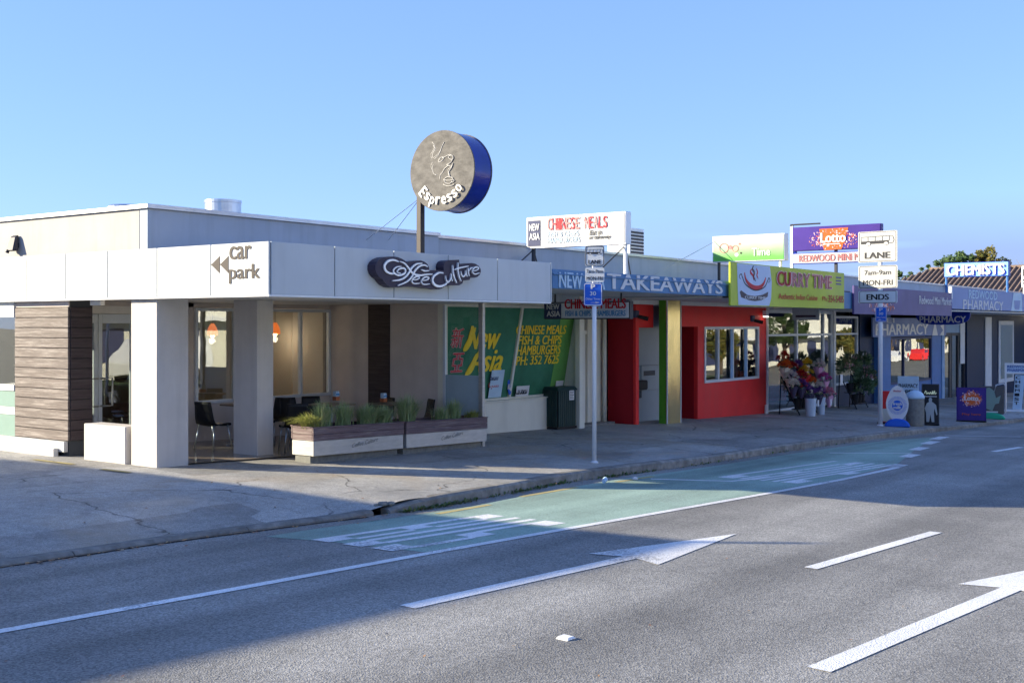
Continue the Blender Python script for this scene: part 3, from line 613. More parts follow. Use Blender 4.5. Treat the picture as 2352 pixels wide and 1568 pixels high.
# shop window left of the timber
f = MB(); f.box(10.72, 10.80, 17.975, 24, .70, .80); f.box(10.72, 10.8, 17.975, 24, 1.92, 2.2); f.box(10.72, 10.8, 20.4, 20.5, .8, 1.92)
wd = f.build('window', 'whitepaint', cafe, bev=.004); MB().box(10.755, 10.763, 17.98, 24, .8, 1.92).build('pane', 'glass_dark', wd)
bx('window_panel', 'mint', cafe, 10.745, 10.80, 17.975, 24, -.05, .30, 0); bx('window_panel', 'whitepaint', cafe, 10.735, 10.8, 17.975, 24, .305, .43, .004); bx('window_panel', 'mint', cafe, 10.745, 10.8, 17.975, 24, .435, .70, 0)
# rooms behind the glass
rm = MB(); rm.box(11.2, 17.42, 24, 24.1, -.6, 2.9); rm.box(17.43, 17.5, 17.56, 24, -.6, 2.9); rm.build('room_wall', 'interior', cafe)
bx('room_ceiling', 'interior', cafe, 10.95, 17.42, 17.56, 24, 2.5, 2.6, 0); bx('room_floor', 'int_floor', cafe, 10.82, 17.42, 17.4, 24, -.52, -.36, 0)
bx('counter', 'timber_dark', cafe, 13.6, 17.2, 21.6, 22.2, -.36, .62, .01)
bx('partition', 'interior', cafe, 11.3, 12.9, 19.6, 19.7, -.36, 2.49, 0)
# fittings on the cafe
ex = MB(); p = OX(225, 690, 10.95); ex.box(10.9, 10.98, p.y-.14, p.y+.14, 2.10, 2.19); tag(ex.build('emergency_light', 'whitepaint', None, bev=.006), 'small white light fitting under the canopy above the cafe entrance', 'light fitting')
p = OX(40, 558, 10.75); fl = thing('floodlight', 'dark grey floodlight on the upper cafe wall at far left', 'floodlight', (10.75, p.y, p.z))
MB().hexa([(10.60, p.y-.11, p.z-.14), (10.70, p.y-.11, p.z-.14), (10.70, p.y+.11, p.z-.14), (10.60, p.y+.11, p.z-.14), (10.67, p.y-.08, p.z+.1), (10.73, p.y-.08, p.z+.13), (10.73, p.y+.08, p.z+.13), (10.67, p.y+.08, p.z+.1)]).build('housing', 'darksteel', fl, bev=.015)
MB().box(10.69, 10.75, p.y-.05, p.y+.05, p.z-.08, p.z).build('bracket', 'darksteel', fl, bev=.004); MB().cyl((10.62, p.y+.05, p.z-.12), (10.60, p.y+.06, p.z-.17), .025, .03).build('sensor', 'black', fl)
c = OY(512, 475, 19.0); vt = thing('roof_vent', 'squat galvanised metal roof vent drum on the cafe roof', 'roof vent', (c.x, c.y, 3.3))
r = 41*px_m(c); zt = OY(512, 461, 19.0).z
MB().lathe([(r, 3.3), (r, zt-.06), (r+.012, zt-.055), (r+.012, zt), (r-.02, zt+.005)], (c.x, c.y, 0), 32).build('drum', 'galv', vt, smooth=False)
MB().lathe([(r+.06, 3.3), (r+.06, 3.36), (r+.004, 3.40)], (c.x, c.y, 0), 32).build('base_flange', 'galv', vt)
c = OX(290, 472, 12.6); v2 = MB().lathe([(.32, 3.3), (.32, c.z-.03), (.28, c.z+.0), (.02, c.z+.015)], (12.6, c.y, 0), 24).build('roof_cowl', 'galv', None); tag(v2, 'low grey metal cowl just showing over the cafe parapet left of the corner', 'roof vent')

# "car park" lettering
P1 = lambda x, y: OX(x, y, FX-.002)
cp = thing('car_park_sign', 'brown car park lettering with two arrowheads on the white fascia', 'sign', tuple(P1(545, 640)))
tpx('car', P1, 527, 578, 597, 566, 'letter', cp, th=.003, bold=.018)
tpx('park', P1, 526, 598, 652, 608, 'letter', cp, th=.003, bold=.018)
for x0, x1, yc, hh in ((485, 505, 608, 20), (505.5, 525, 607.5, 20)):
    a = P1(x0, yc); b = P1(x1, yc-hh); c = P1(x1, yc+hh); MB().slab([a, c, b], (-.003, 0, 0)).build('arrowhead', 'letter', cp)

# cafe name sign in script on a shaped backing
def Z5(zx, zy): return ((1060+zx*380/2352)/1.2755, (720+zy*160/990)/1.2755)
def W5(zx, zy, Y): x, y = Z5(zx, zy); return OY(x, y, Y)
ns = thing('cafe_name_sign', 'cafe name in silver script on a dark shaped backing on the canopy', 'sign', tuple(W5(1200, 740, 11.6)))
out = [(235, 350), (262, 290), (320, 240), (400, 205), (480, 196), (560, 195), (640, 205), (720, 236), (770, 268), (820, 308), (870, 290), (960, 272), (1060, 265), (1130, 290), (1180, 330), (1208, 385), (1215, 445), (1300, 440), (1400, 440), (1478, 450), (1470, 380), (1478, 330), (1505, 285), (1560, 262), (1755, 252), (1760, 328), (1900, 320), (1980, 312), (2050, 325), (2110, 365), (2145, 420), (2150, 470), (2130, 525), (2085, 565), (2030, 580), (1960, 575), (1945, 618), (1830, 632), (1815, 680), (1755, 715), (1600, 715), (1500, 735), (1440, 775), (1380, 790), (1310, 775), (1200, 768), (1060, 745), (900, 735), (800, 735), (700, 748), (600, 755), (520, 745), (440, 700), (385, 640), (360, 600), (300, 560), (255, 500), (235, 430)]
ofs = 88
MB().slab([W5(x+10, y, FY-.16) for x, y in out][::-1], (0, .155, 0)).build('backing', 'signback', ns)
st = MB(); NRM = (0, -1, 0)
def sk(pts, wmax, wmin=.2, lift=0, th=.02):
    q = smooth_pts([(a, b) for a, b in pts], 5); m = len(q); k = .0008
    st.ribbon([W5(p.x, p.y, FY-.162) for p in q], [k*(wmin*wmax+(wmax-wmin*wmax)*math.sin(math.pi*(.04+.92*i/(m-1)))**.8) for i in range(m)], NRM, th+lift)
strokes = [([(655, 290), (560, 258), (460, 280), (400, 360), (420, 450), (500, 500), (600, 505)], 46), ([(700, 375), (620, 385), (560, 440), (580, 500), (660, 535), (760, 500), (775, 430), (720, 405), (650, 430), (630, 480), (690, 500)], 34),
    ([(680, 285), (760, 320), (830, 400), (880, 470), (950, 520), (1060, 535), (1160, 518), (1265, 515)], 38), ([(1080, 318), (980, 330), (900, 390), (850, 470), (780, 560), (680, 615), (540, 635)], 38),
    ([(1180, 380), (1120, 350), (1030, 370), (950, 450), (890, 560), (800, 650), (640, 720)], 36), ([(1060, 430), (1120, 455), (1205, 450)], 26),
    ([(900, 620), (980, 610), (1030, 575), (980, 555), (920, 590), (890, 640), (930, 685), (1035, 678)], 28), ([(1065, 630), (1150, 620), (1200, 585), (1150, 562), (1085, 600), (1065, 660), (1110, 700), (1215, 690)], 28),
    ([(1460, 495), (1380, 490), (1290, 550), (1265, 630), (1310, 710), (1400, 735), (1490, 705), (1530, 665)], 46), ([(1500, 540), (1510, 610), (1545, 660), (1590, 600), (1600, 500)], 28), ([(1600, 500), (1605, 590), (1625, 640)], 26),
    ([(1630, 350), (1635, 470), (1655, 570), (1700, 672)], 34), ([(1725, 305), (1722, 440), (1745, 560), (1780, 640)], 34), ([(1655, 435), (1760, 400), (1915, 368)], 26),
    ([(1775, 460), (1785, 520), (1815, 560), (1855, 520), (1865, 440)], 26), ([(1865, 440), (1870, 510), (1890, 560)], 24), ([(1905, 400), (1910, 480), (1925, 550)], 28), ([(1915, 460), (1950, 410), (1990, 390)], 24),
    ([(1985, 460), (2060, 440), (2095, 405), (2050, 385), (1995, 420), (1985, 480), (2030, 515), (2110, 490)], 28)]
for i, (p_, w_) in enumerate(strokes): sk(p_, w_*1.0, .3, lift=.0007*i)
st.build('lettering', 'silver', ns)

# round espresso sign on its pole
EX = 14.07
es = thing('espresso_sign', 'round timber faced espresso sign with navy drum on a pole', 'sign', (EX, 12.0, FT))
ec = OX(1036, 396, EX); er = 90*px_m(ec)
face_x = EX-.24
rot = Matrix.Translation(ec) @ Matrix.Rotation(R_(2), 4, 'Z')
dm = MB(rot); n = 56
dm.add([(-.235, math.cos(2*math.pi*k/n)*er, math.sin(2*math.pi*k/n)*er) for k in range(n)]+[(.235, math.cos(2*math.pi*k/n)*er, math.sin(2*math.pi*k/n)*er) for k in range(n)], [(k, n+k, n+(k+1) % n, (k+1) % n) for k in range(n)])
dm.build('drum', 'navy', es, smooth=True)
for sx_ in (-1, 1):
    fm = MB(rot); a = [(sx_*.24, math.cos(2*math.pi*k/n)*(er+.012), math.sin(2*math.pi*k/n)*(er+.012)) for k in range(n)]
    if sx_ > 0: a = a[::-1]
    fm.slab(a, (-sx_*.022, 0, 0)).build('face', 'disc', es, bev=.004)
zmid = Vector((12.0, 0, 0))
MB().box(EX-.05, EX+.05, 11.95, 12.05, FT-.05, ec.z-.2).build('pole', 'polesteel', es, bev=.01)
MB().box(EX-.16, EX+.16, 11.86, 12.14, FT-.025, FT+.012).build('base_plate', 'galv', es, bev=.004)
MB().box(EX-.04, EX+.04, ec.y+er-.06, 12.04, ec.z-.4, ec.z+.4).build('bracket', 'darksteel', es)
for (yy, zz) in ((12.0, ec.z-.45), (12.0, ec.z-.55)):
    pass
for tgt in (OY(840, 552, 14.5), OY(892, 552, 14.5)):
    MB().tube([(EX, 12.0, ec.z-.35), tgt], .006, 5).build('stay_wire', 'galv', es)
def Z6(zx, zy):                                                 # disc drawing: picture -> disc plane
    x, y = (1100+zx/3.92)/1.2755, (350+zy/3.92)/1.2755; q = OX(x, y, face_x); return q
ln = MB()
art = [[(655, 262), (680, 300), (670, 350), (640, 400), (650, 450)], [(665, 300), (690, 340), (660, 390), (665, 440), (720, 400), (750, 350)], [(790, 262), (765, 310), (745, 370), (720, 420), (680, 455)], [(650, 450), (600, 520), (560, 610), (540, 685)], [(660, 490), (640, 530), (650, 580)], [(665, 520), (655, 560), (670, 620), (705, 640)], [(725, 460), (760, 435), (785, 440), (770, 470), (740, 490), (725, 480), (745, 450)], [(770, 445), (820, 420), (855, 405), (890, 425), (885, 460), (850, 450), (840, 425), (870, 415)], [(885, 460), (860, 500), (820, 520), (845, 530), (870, 540)], [(890, 500), (870, 550), (840, 570)], [(850, 525), (800, 560), (770, 610), (745, 640), (742, 690)], [(885, 520), (870, 560), (845, 600), (855, 660)], [(835, 580), (840, 620), (850, 660)], [(785, 690), (830, 660), (885, 670), (880, 695), (820, 700), (785, 690)], [(790, 695), (810, 730), (860, 735), (885, 700)], [(885, 690), (905, 700), (890, 720), (875, 720)], [(780, 745), (830, 765), (890, 755), (905, 735)]]
for i, a in enumerate(art):
    q = smooth_pts(a, 4); ln.tube([Z6(p.x, p.y)+Vector((-.002, 0, 0)) for p in q],   .0062, 5)
ln.build('line_drawing', 'relief', es, smooth=True)
lets = 'Espresso'; lt = MB()
for i, ch in enumerate(lets):
    A = R_(221+i*14.3); rr = er*.755; u = math.cos(A); v_ = math.sin(A)
    cc = Vector((face_x-.016, ec.y-u*rr, ec.z+v_*rr)); upv = Vector((0, u, -v_)); rtv = Vector((0, -(-v_), 0)); 
    rtv = Vector((0, v_*1.0, u*1.0)); hgt = {'E': .18, 'p': .17}.get(ch, .125); wid = .095
    drop_ = .045 if ch == 'p' else 0
    p0 = cc-upv*(hgt/2)-rtv*(wid/2)-upv*drop_
    text(ch, p0, rtv*wid, upv*hgt, 'bone', es, th=.005, bold=.02, mb=lt)
lt.build('lettering', 'bone', es)

# ================================================================== THE ROW OF SHOPS
WY = 14.6
def shell(root, x0, x1, yb=26, front=True):
    """party walls, roof and the painted wall that rises behind the canopy"""
    bx('parapet_wall', 'parapet_b', root, x0+.004, x1-.004, WY+.01, WY+.2, 2.28, 3.5, .006)
    bx('parapet_cap', 'cap', root, x0+.002, x1-.002, WY-.05, WY+.25, 3.5, 3.56, .004)
    bx('roof_slab', 'roof', root, x0, x1, WY+.2, yb, 3.15, 3.25, 0)
    bx('party_wall', 'parapet', root, x1-.1, x1-.002, WY+.85, yb, -2, 3.14, 0)
    bx('room_wall', 'int_dark', root, x0, x1-.11, yb-6, yb-5.9, -2, 3.1, 0)
    bx('room_floor', 'int_floor', root, x0, x1-.11, WY+.85, yb-6, gz(x1)-.12, gz(x1)+.02, 0)
    bx('room_ceiling', 'interior', root, x0, x1-.11, WY+.3, yb-6, 2.45, 2.5, 0)
def canopy(root, x0, x1, z0, z1, mat, sof='soffit', y0=FY):
    bx('fascia_board', mat, root, x0+.004, x1-.004, y0, y0+.04, z0, z1, .004)
    bx('canopy_soffit', sof, root, x0, x1, y0+.045, WY, z0+.02, z0+.06, 0)
    bx('canopy_roof', 'roof', root, x0, x1, y0+.045, WY, z1-.12, z1-.06, 0)

# ---------------------------------------------------------------- takeaway shop with green windows
na = thing('takeaway_shop', 'cream takeaway shop with slanting green windows and a blue lettered fascia', 'shop', (21, WY, gz(21)))
shell(na, 17.52, 25.05)
canopy(na, 17.34, 24.66, 2.45, 2.80, 'fascia_blue')
PF = lambda x, y: OY(x, y, FY-.004)
bx('fascia_ledge', 'fascia_blue', na, 17.34, 24.66, FY-.03, FY-.002, 2.70, 2.725, .002)
tpx('NEW ASIA', PF, 1283, 1388, 660.5, 624, 'pale_blue_l', na, bold=.012, th=.012)
tpx('TAKEAWAYS', PF, 1393, 1659, 663, 627, 'white_l', na, bold=.014, th=.012)
# windows lean outwards at the top
WT, WBt = 14.78, 15.16                                          # y of glass head and foot
zs, zt = .15, 2.22
def wy(z): return WBt+(WT-WBt)*(z-zs)/(zt-zs)
def lean(xa, xb, z0, z1, th=.03, off=0):
    return [(xa, wy(z0)+off, z0), (xb, wy(z0)+off, z0), (xb, wy(z0)+off+th, z0), (xa, wy(z0)+off+th, z0), (xa, wy(z1)+off, z1), (xb, wy(z1)+off, z1), (xb, wy(z1)+off+th, z1), (xa, wy(z1)+off+th, z1)]
WXS = [17.62, 20.75, 23.0]
fr = MB(); 
for xx in WXS: fr.hexa(lean(xx-.035, xx+.035, zs, zt, .09, -.045))
for a, b in zip(WXS, WXS[1:]): fr.hexa(lean(a+.036, b-.036, zs, zs+.05, .08, -.04)); fr.hexa(lean(a+.036, b-.036, zt-.06, zt, .08, -.04))
wf = fr.build('window_frame', 'cream', na, bev=.004)
for a, b in zip(WXS, WXS[1:]):
    MB().hexa(lean(a+.03, b-.03, zs+.03, zt-.03, .012)).build('pane', 'na_green', wf)
MB().hexa(lean(22.35, 22.96, zs+.055, zt-.1, .004, -.008)).build('curtain_strip', 'na_green2', wf)
bx('head_board', 'cream', na, 17.54, 25.04, WT-.02, WT+.3, 2.225, 2.46, .004)
bx('sill_wall', 'cream', na, 17.54, 22.46, 15.02, 15.4, -1.0, zs-.03, .006)
bx('sill', 'cream', na, 17.54, 22.50, 14.98, 15.3, zs-.028, zs+.0, .004)
# side reveal, post, door bay
MB().hexa([(22.92, 14.62, -1), (23.05, 14.62, -1), (23.05, 15.4, -1), (22.92, 15.4, -1), (22.92, 14.62, 2.3), (23.05, 14.62, 2.3), (23.05, 14.9, 2.3), (22.92, 14.9, 2.3)]).build('reveal', 'cream', na)
bx('post', 'cream', na, 22.78, 22.91, 14.58, 14.71, -1, 2.45, .006)
dz = gz(24)
d = MB(); DY = 15.35; x0, x1 = 23.2, 24.25
d.box(x0, x0+.12, DY, DY+.06, dz+.02, 1.55); d.box(x1-.12, x1, DY, DY+.06, dz+.02, 1.55); d.box(x0+.12, x1-.12, DY, DY+.06, 1.40, 1.55); d.box(x0+.12, x1-.12, DY, DY+.06, dz+.02, dz+.42)
dd = d.build('door', 'cream', na, bev=.005); MB().box(x0+.1, x1-.1, DY+.02, DY+.03, dz+.4, 1.42).build('pane', 'glass_dark', dd); MB().box(x0+.03, x0+.07, DY-.04, DY, .2, .4).build('door_handle', 'steel', dd)
bx('transom_rail', 'cream', na, 23.06, 24.42, DY-.02, DY+.1, 1.56, 1.66, .004); MB().box(23.08, 24.4, DY+.03, DY+.04, 1.66, 2.2).build('transom_pane', 'glass_dark', na)
bx('door_side_wall', 'cream', na, 24.27, 24.95, 15.30, 15.6, -1.1, 2.4, .004)
MB().tube([(24.9, 15.2, gz(24.9)-.05), (24.9, 15.2, 2.3)], .055, 10).build('downpipe', 'cream', na, smooth=True)
bx('step', 'kerb', na, 23.05, 25.0, 14.95, 15.6, dz-.2, dz+.03, .01)
# lettering painted on the panes
def PG(x, y, o=-.014):                                          # sight line to the leaning glass
    dd_ = dirp(x); t = WBt/dd_[1]
    for _ in range(8): z = EYE-(y-HOR)/FPX*t; t = (wy(z)+o)/dd_[1]
    return Vector((t*dd_[0], t*dd_[1], EYE-(y-HOR)/FPX*t))
def tgl(s, x0, x1, yb, yt, mat, **k):
    a = PG(x0, yb); b = PG(x1, yb); t = PG(x0, yt); t2 = Vector((a.x, wy(t.z)-.014, t.z)); rt = Vector((b.x-a.x, 0, 0)); return text(s, a, rt, t2-a, mat, wf, th=.004, **k)
for s, x0, x1, yb, yt in (('CHINESE MEALS', 1184, 1298, 768, 747), ('FISH & CHIPS', 1189, 1288, 792, 771), ('HAMBURGERS', 1186, 1285, 816, 794), ('PH: 352 7625', 1184, 1281, 839, 818)): tgl(s, x0, x1, yb, yt, 'yellow_l', bold=.014)
tgl('New', 1068, 1145, 803, 748, 'yellow_l', bold=.02, shear=.25); tgl('Asia', 1072, 1150, 856, 801, 'yellow_l', bold=.02, shear=.25)
for q in ([(1092, 752), (1075, 790), (1064, 806)], [(1095, 812), (1082, 845), (1068, 862)]):
    rb = MB(); pts = smooth_pts(q, 4); rb.ribbon([PG(p.x, p.y) for p in pts], [.04+.12*math.sin(math.pi*i/(len(pts)-1)) for i in range(len(pts))], (0, -1, 0), .004, .003); rb.build('lettering', 'yellow_l', wf)
for s, yb, yt in (('\u65b0', 800, 752), ('\u4e9e', 856, 810)):
    tgl(s, 1033, 1061, yb, yt, 'pink_l', bold=.03, lift=.001); tgl(s, 1034, 1060, yb-1, yt+1, 'red_l', bold=.0, lift=.008)

# posters and notices standing in the window
def card(name, label, cat, pts, mat, parent=None, th=.006):
    o = thing(name, label, cat, tuple(pts[0])); n = (Vector(pts[1])-Vector(pts[0])).cross(Vector(pts[3])-Vector(pts[0])).normalized()
    MB().slab(pts, n*-th).build('card', mat, o); return o
def gcard(x0, x1, yb, yt, o=-.05): a = PG(x0, yb, o); b = PG(x1, yb, o); t = PG(x0, yt, o); return [a, (b.x, a.y, a.z), (b.x, t.y, t.z), (a.x, t.y, t.z)]
c = card('oyster_poster', 'white poster with Bluff Oyster in red and blue script', 'poster', gcard(1121, 1150, 914, 851), 'pale_blue_l')
tgl_ = lambda s, x0, x1, yb, yt, mat, par, **k: text(s, PG(x0, yb, -.058), (PG(x1, yb, -.058).x-PG(x0, yb, -.058).x, 0, 0), (0, 0, PG(x0, yt, -.058).z-PG(x0, yb, -.058).z), mat, par, th=.003, **k)
tgl_('Bluff', 1124, 1147, 874, 858, 'navy_panel', c, shear=.3, bold=.005); tgl_('Oyster', 1122, 1147, 894, 878, 'red_l', c, shear=.3, bold=.005)
a = PG(1166, 912, -.06); w_ = 14*px_m(a)
c = thing('alarm_sign', 'small blue octagonal alarm company sign in the green window', 'sign', tuple(a))
MB().slab([a+Vector((w_*(.5+.6*math.cos(R_(22.5+45*k))), 0, .26+.22*math.sin(R_(22.5+45*k)))) for k in range(8)], (0, -.01, 0)).build('plate', 'pblue', c)
text('ADT', a+Vector((-.02, -.012, .17)), (w_*1.1, 0, 0), (0, 0, .12), 'white_l', c, bold=.02)
c = card('closed_sign', 'white card reading CLOSED in black on the cream window sill', 'sign', [Vector(p)+Vector((0, -.02, 0)) for p in gcard(1182, 1211, 911, 887, -.06)], 'white_l')
a = PG(1184, 906, -.09); text('CLOSED', a, (PG(1210, 906, -.09).x-a.x, 0, 0), (0, 0, PG(1184, 891, -.09).z-a.z), 'black_l', c, bold=.02)

# slatted green litter bin against the shop
bp_ = G(1280, 983); bn = thing('slatted_bin', 'dark green slatted litter bin with a white notice beside the takeaway door', 'litter bin', (bp_.x, bp_.y, gz(bp_.x)), R_(-4))
X = MB(WM[bn]); zb = .95
X.box(-.34, .34, -.27, .27, .04, .9).build('liner', 'black', bn)
for k in range(9):
    a = -.33+k*.0735; b = MB(WM[bn]); b.box(a, a+.058, -.30, -.272, .06, .88).build('slat', 'binwood', bn, bev=.005)
for k in range(7):
    a = -.26+k*.075; b = MB(WM[bn]); b.box(-.372, -.342, a, a+.06, .06, .88).build('slat', 'binwood', bn, bev=.005); b = MB(WM[bn]); b.box(.342, .372, a, a+.06, .06, .88).build('slat', 'binwood', bn, bev=.005)
MB(WM[bn]).hexa([(-.39, -.32, .885), (.39, -.32, .885), (.39, .3, .885), (-.39, .3, .885), (-.33, -.27, .97), (.33, -.27, .97), (.33, .25, .97), (-.33, .25, .97)]).build('lid', 'binwood', bn, bev=.01)
MB(WM[bn]).box(-.37, .37, -.29, .29, 0, .05).build('base', 'black', bn)
nt_ = MB(WM[bn]); nt_.box(.06, .24, -.308, -.302, .66, .88).build('notice', 'white_l', bn); 
b = MB(WM[bn]); [b.box(.08, .22-.03*(k % 2), -.312, -.309, .70+k*.035, .712+k*.035) for k in range(5)]; b.build('notice_print', 'black_l', bn)
c = card('paper_notice', 'plain white sheet of paper in the window above the green bin', 'notice', gcard(1274, 1291, 900, 875, -.05), 'white_l')

# lightboxes: roof sign and hanging sign, both end-on to the street
def lightbox(name, label, cx_, xl, ytl, ybl, xr, th, face, frame, base, ledge=0):
    a = OX(xl, ybl, cx_); b = OX(xr, ybl, cx_); z1 = OX(xl, ytl, cx_).z; z0 = a.z; o = thing(name, label, 'sign', (cx_, (a.y+b.y)/2, z0))
    MB().box(cx_+.012, cx_+th, b.y, a.y, z0, z1).build('cabinet', frame, o, bev=.006)
    MB().box(cx_, cx_+.011, b.y+.025, a.y-.025, z0+.025, z1-.025).build('face', face, o)
    return o, z0, z1, b.y, a.y
s1, z0, z1, ya, yb = lightbox('rooftop_sign', 'white rooftop lightbox with peeling red Chinese meals lettering', 20.3, 1209, 500, 571, 1437, .22, 'lightbox', 'cap', 2.8)
Q = lambda x, y: OX(x, y, 20.296)
a = Q(1213, 566); b = Q(1241, 503); MB().slab([a, (a.x, b.y, a.z), (a.x, b.y, b.z-.03), (a.x, a.y, b.z-.03)], (-.004, 0, 0)).build('panel', 'navy_panel', s1)
Q = lambda x, y: OX(x, y, 20.29)
tpx('NEW', Q, 1216, 1239, 531, 515, 'white_l', s1, bold=.02); tpx('ASIA', Q, 1216, 1240, 552, 536, 'white_l', s1, bold=.02)
lx_ = [1255+i*10.6 for i in range(14)]
mbx = MB(); mbr = MB()
for i, ch in enumerate('CHINESE MEALS'):
    if ch == ' ': continue
    x0 = lx_[i]+3; yb_ = 529-(x0-1255)*.045; h_ = 27
    a = Q(x0, yb_); b = Q(x0+9.5, yb_); t = Q(x0, yb_-h_)
    text(ch, a, (b.x-a.x, b.y-a.y, 0), (0, 0, t.z-a.z), 'faded_red', s1, th=.003, bold=.008, mb=mbx if i in (0, 4, 6, 8, 10) else mbr)
mbx.build('lettering', 'faded_red', s1)
mbr.build('lettering', 'red_l', s1)
tpx('FISH & CHIPS', Q, 1258, 1329, 545, 533, 'pale_blue_l', s1); tpx('HAMBURGERS', Q, 1258, 1332, 559, 547, 'pale_blue_l', s1)
tpx('Eat in', Q, 1354, 1382, 540, 529, 'black_l', s1, shear=.3); tpx('or takeaway', Q, 1353, 1403, 552, 541, 'black_l', s1, shear=.3)
# missing flecks of the peeling letters
fk = MB(); rn = random.Random(3)
for i in range(60):
    x = rn.uniform(1257, 1395); y = rn.uniform(500, 531); a = OX(x, y-(x-1255)*.045, 20.281); r_ = rn.uniform(.008, .022); k = rn.uniform(0, 3)
    fk.poly([a+Vector((-.0003*i/150, r_*math.cos(k+q*2.1)*rn.uniform(.5, 1.2), r_*math.sin(k+q*2.1)*rn.uniform(.5, 1.2))) for q in range(3)])
tag(fk.build('bare_patches', 'lightbox', s1), kind='stuff')
for yy, mt, ztop in ((ya+.06, 'whitepaint', z0), (yb-.12, 'darksteel', z0)):
    MB().cyl((20.4, yy, 2.72), (20.4, yy, ztop+.01), .045, n=12).build('post', mt, s1, smooth=False)
    for s_ in (-1, 1): MB().tube([(20.4, yy, ztop-.02), (20.4+s_*.75, yy+.3, 2.75)], .014, 6).build('stay', 'darksteel', s1)

s2, z0, z1, ya, yb = lightbox('hanging_sign', 'grey lightbox with red Chinese meals lettering hanging under the blue fascia', 21.2, 1249, 694, 733, 1446, .16, 'ltgrey_sign', 'darksteel', 2.4)
Q = lambda x, y: OX(x, y, 21.194)
a = Q(1250, 731.5); b = Q(1289, 695); MB().slab([a, (a.x, b.y, a.z), (a.x, b.y, b.z-.02), (a.x, a.y, b.z-.02)], (-.004, 0, 0)).build('panel', 'navy_panel', s2)
Q = lambda x, y: OX(x, y, 21.188)
tpx('NEW', Q, 1256, 1285, 711, 699, 'white_l', s2, bold=.015); tpx('ASIA', Q, 1256, 1287, 727, 714, 'white_l', s2, bold=.015)
tpx('CHINESE MEALS', Q, 1297, 1438, 709.5, 687, 'red_l', s2, bold=.025); tpx('FISH & CHIPS    HAMBURGERS', Q, 1299, 1437, 726, 713.5, 'blue_l', s2, bold=.01)
for yy in (ya+.25, yb-.25): MB().cyl((21.28, yy, z1-.01), (21.28, yy, 2.5), .02).build('hanger', 'darksteel', s2)

# air conditioning unit on the roof behind the lightbox
a = OY(1447, 580, 15.4); b = OY(1479, 527, 15.4); ac = thing('air_conditioner', 'dark louvred air conditioning unit on the roof behind the white lightbox', 'air conditioner', (a.x, 15.4, 3.25))
MB().box(a.x, b.x, 15.4, 16.1, 3.24, b.z).build('casing', 'cap', ac, bev=.01)
nl = 9
for k in range(nl): z = 3.5+(b.z-3.55)*k/nl; MB().box(a.x+.05, b.x-.03, 15.385, 15.398, z, z+(b.z-3.55)/nl*.62).build('louvre', 'darksteel', ac)

# ---------------------------------------------------------------- red shop with the cash machine
rs = thing('red_shop', 'red painted shop front with sliding windows and a brass clad pillar', 'shop', (29, WY, gz(29)))
shell(rs, 25.05, 33.2)
bx('canopy_soffit', 'soffit', rs, 24.66, 33.2, FY+.2, WY, 2.42, 2.46, 0); bx('canopy_roof', 'roof', rs, 24.66, 33.2, FY+.2, WY, 2.7, 2.76, 0); bx('canopy_edge', 'darksteel', rs, 24.68, 32.9, FY+.12, FY+.19, 2.42, 2.76, 0)
bx('canopy_valance', 'soffit', rs, 24.7, 33.2, 14.30, 14.36, 2.3, 2.41, 0)
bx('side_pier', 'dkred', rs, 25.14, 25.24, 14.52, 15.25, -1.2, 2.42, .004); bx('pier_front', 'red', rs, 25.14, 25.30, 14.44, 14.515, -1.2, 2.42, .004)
bx('lintel', 'red', rs, 25.302, 26.09, 14.47, 14.8, 1.72, 2.42, .004)
bx('machine_wall', 'atm', rs, 25.25, 26.3, 15.12, 15.3, -1.2, 2.4, 0)
bx('pillar', 'gold', rs, 26.07, 26.78, 14.06, 14.10, -1.2, 2.41, .003); bx('pillar_side', 'green', rs, 26.075, 26.12, 14.102, 14.30, -1.2, 2.41, .003); bx('pillar_core', 'gap', rs, 26.13, 26.76, 14.102, 14.30, -1.2, 2.41, 0)
bx('pillar_trim', 'alu', rs, 26.05, 26.075, 14.045, 14.075, -1.2, 2.41, .002)
bx('pillar_trim', 'alu', rs, 26.785, 26.81, 14.045, 14.075, -1.2, 2.41, .002)
atm = thing('cash_machine', 'grey cash machine panel set in the red shop front', 'cash machine', (26.0, 15.0, gz(26)))
AY = 15.02; za = gz(26)
A1 = lambda x, y: OY(x, y, AY)
l_, r_ = A1(1457, 800).x, A1(1517, 800).x
MB().box(25.26, r_, AY, AY+.09, za-.1, A1(1480, 839).z-.004).build('lower_panel', 'atm', atm, bev=.004); MB().box(25.26, r_, AY, AY+.09, A1(1480, 897).z, 2.3).build('upper_panel', 'atm', atm) if False else None
zA, zB = A1(1480, 897).z, A1(1480, 839).z
atm_lo = MB().box(25.27, r_, AY-.002, AY+.08, za, zA-.006).build('door_panel', 'atm', atm, bev=.004)
MB().box(l_+.32, r_, AY-.03, AY+.08, zA, zB).build('fascia', 'atm', atm, bev=.012)
MB().box(25.27, r_, AY-.001, AY+.08, zB+.006, 2.3).build('upper_panel', 'atm', atm, bev=.004)
a = A1(1476, 863); b = A1(1502, 850); MB().box(a.x, b.x, AY-.036, AY-.028, a.z, b.z).build('screen', 'darksteel', atm)
a = A1(1458, 895); b = A1(1472, 872); MB().box(a.x-.25, b.x, AY-.22, AY-.03, a.z, b.z).build('keypad_hood', 'black', atm, bev=.03); MB().box(a.x-.2, b.x-.05, AY-.06, AY-.002, a.z-.22, a.z-.03).build('receipt_slot', 'darksteel', atm, bev=.01)
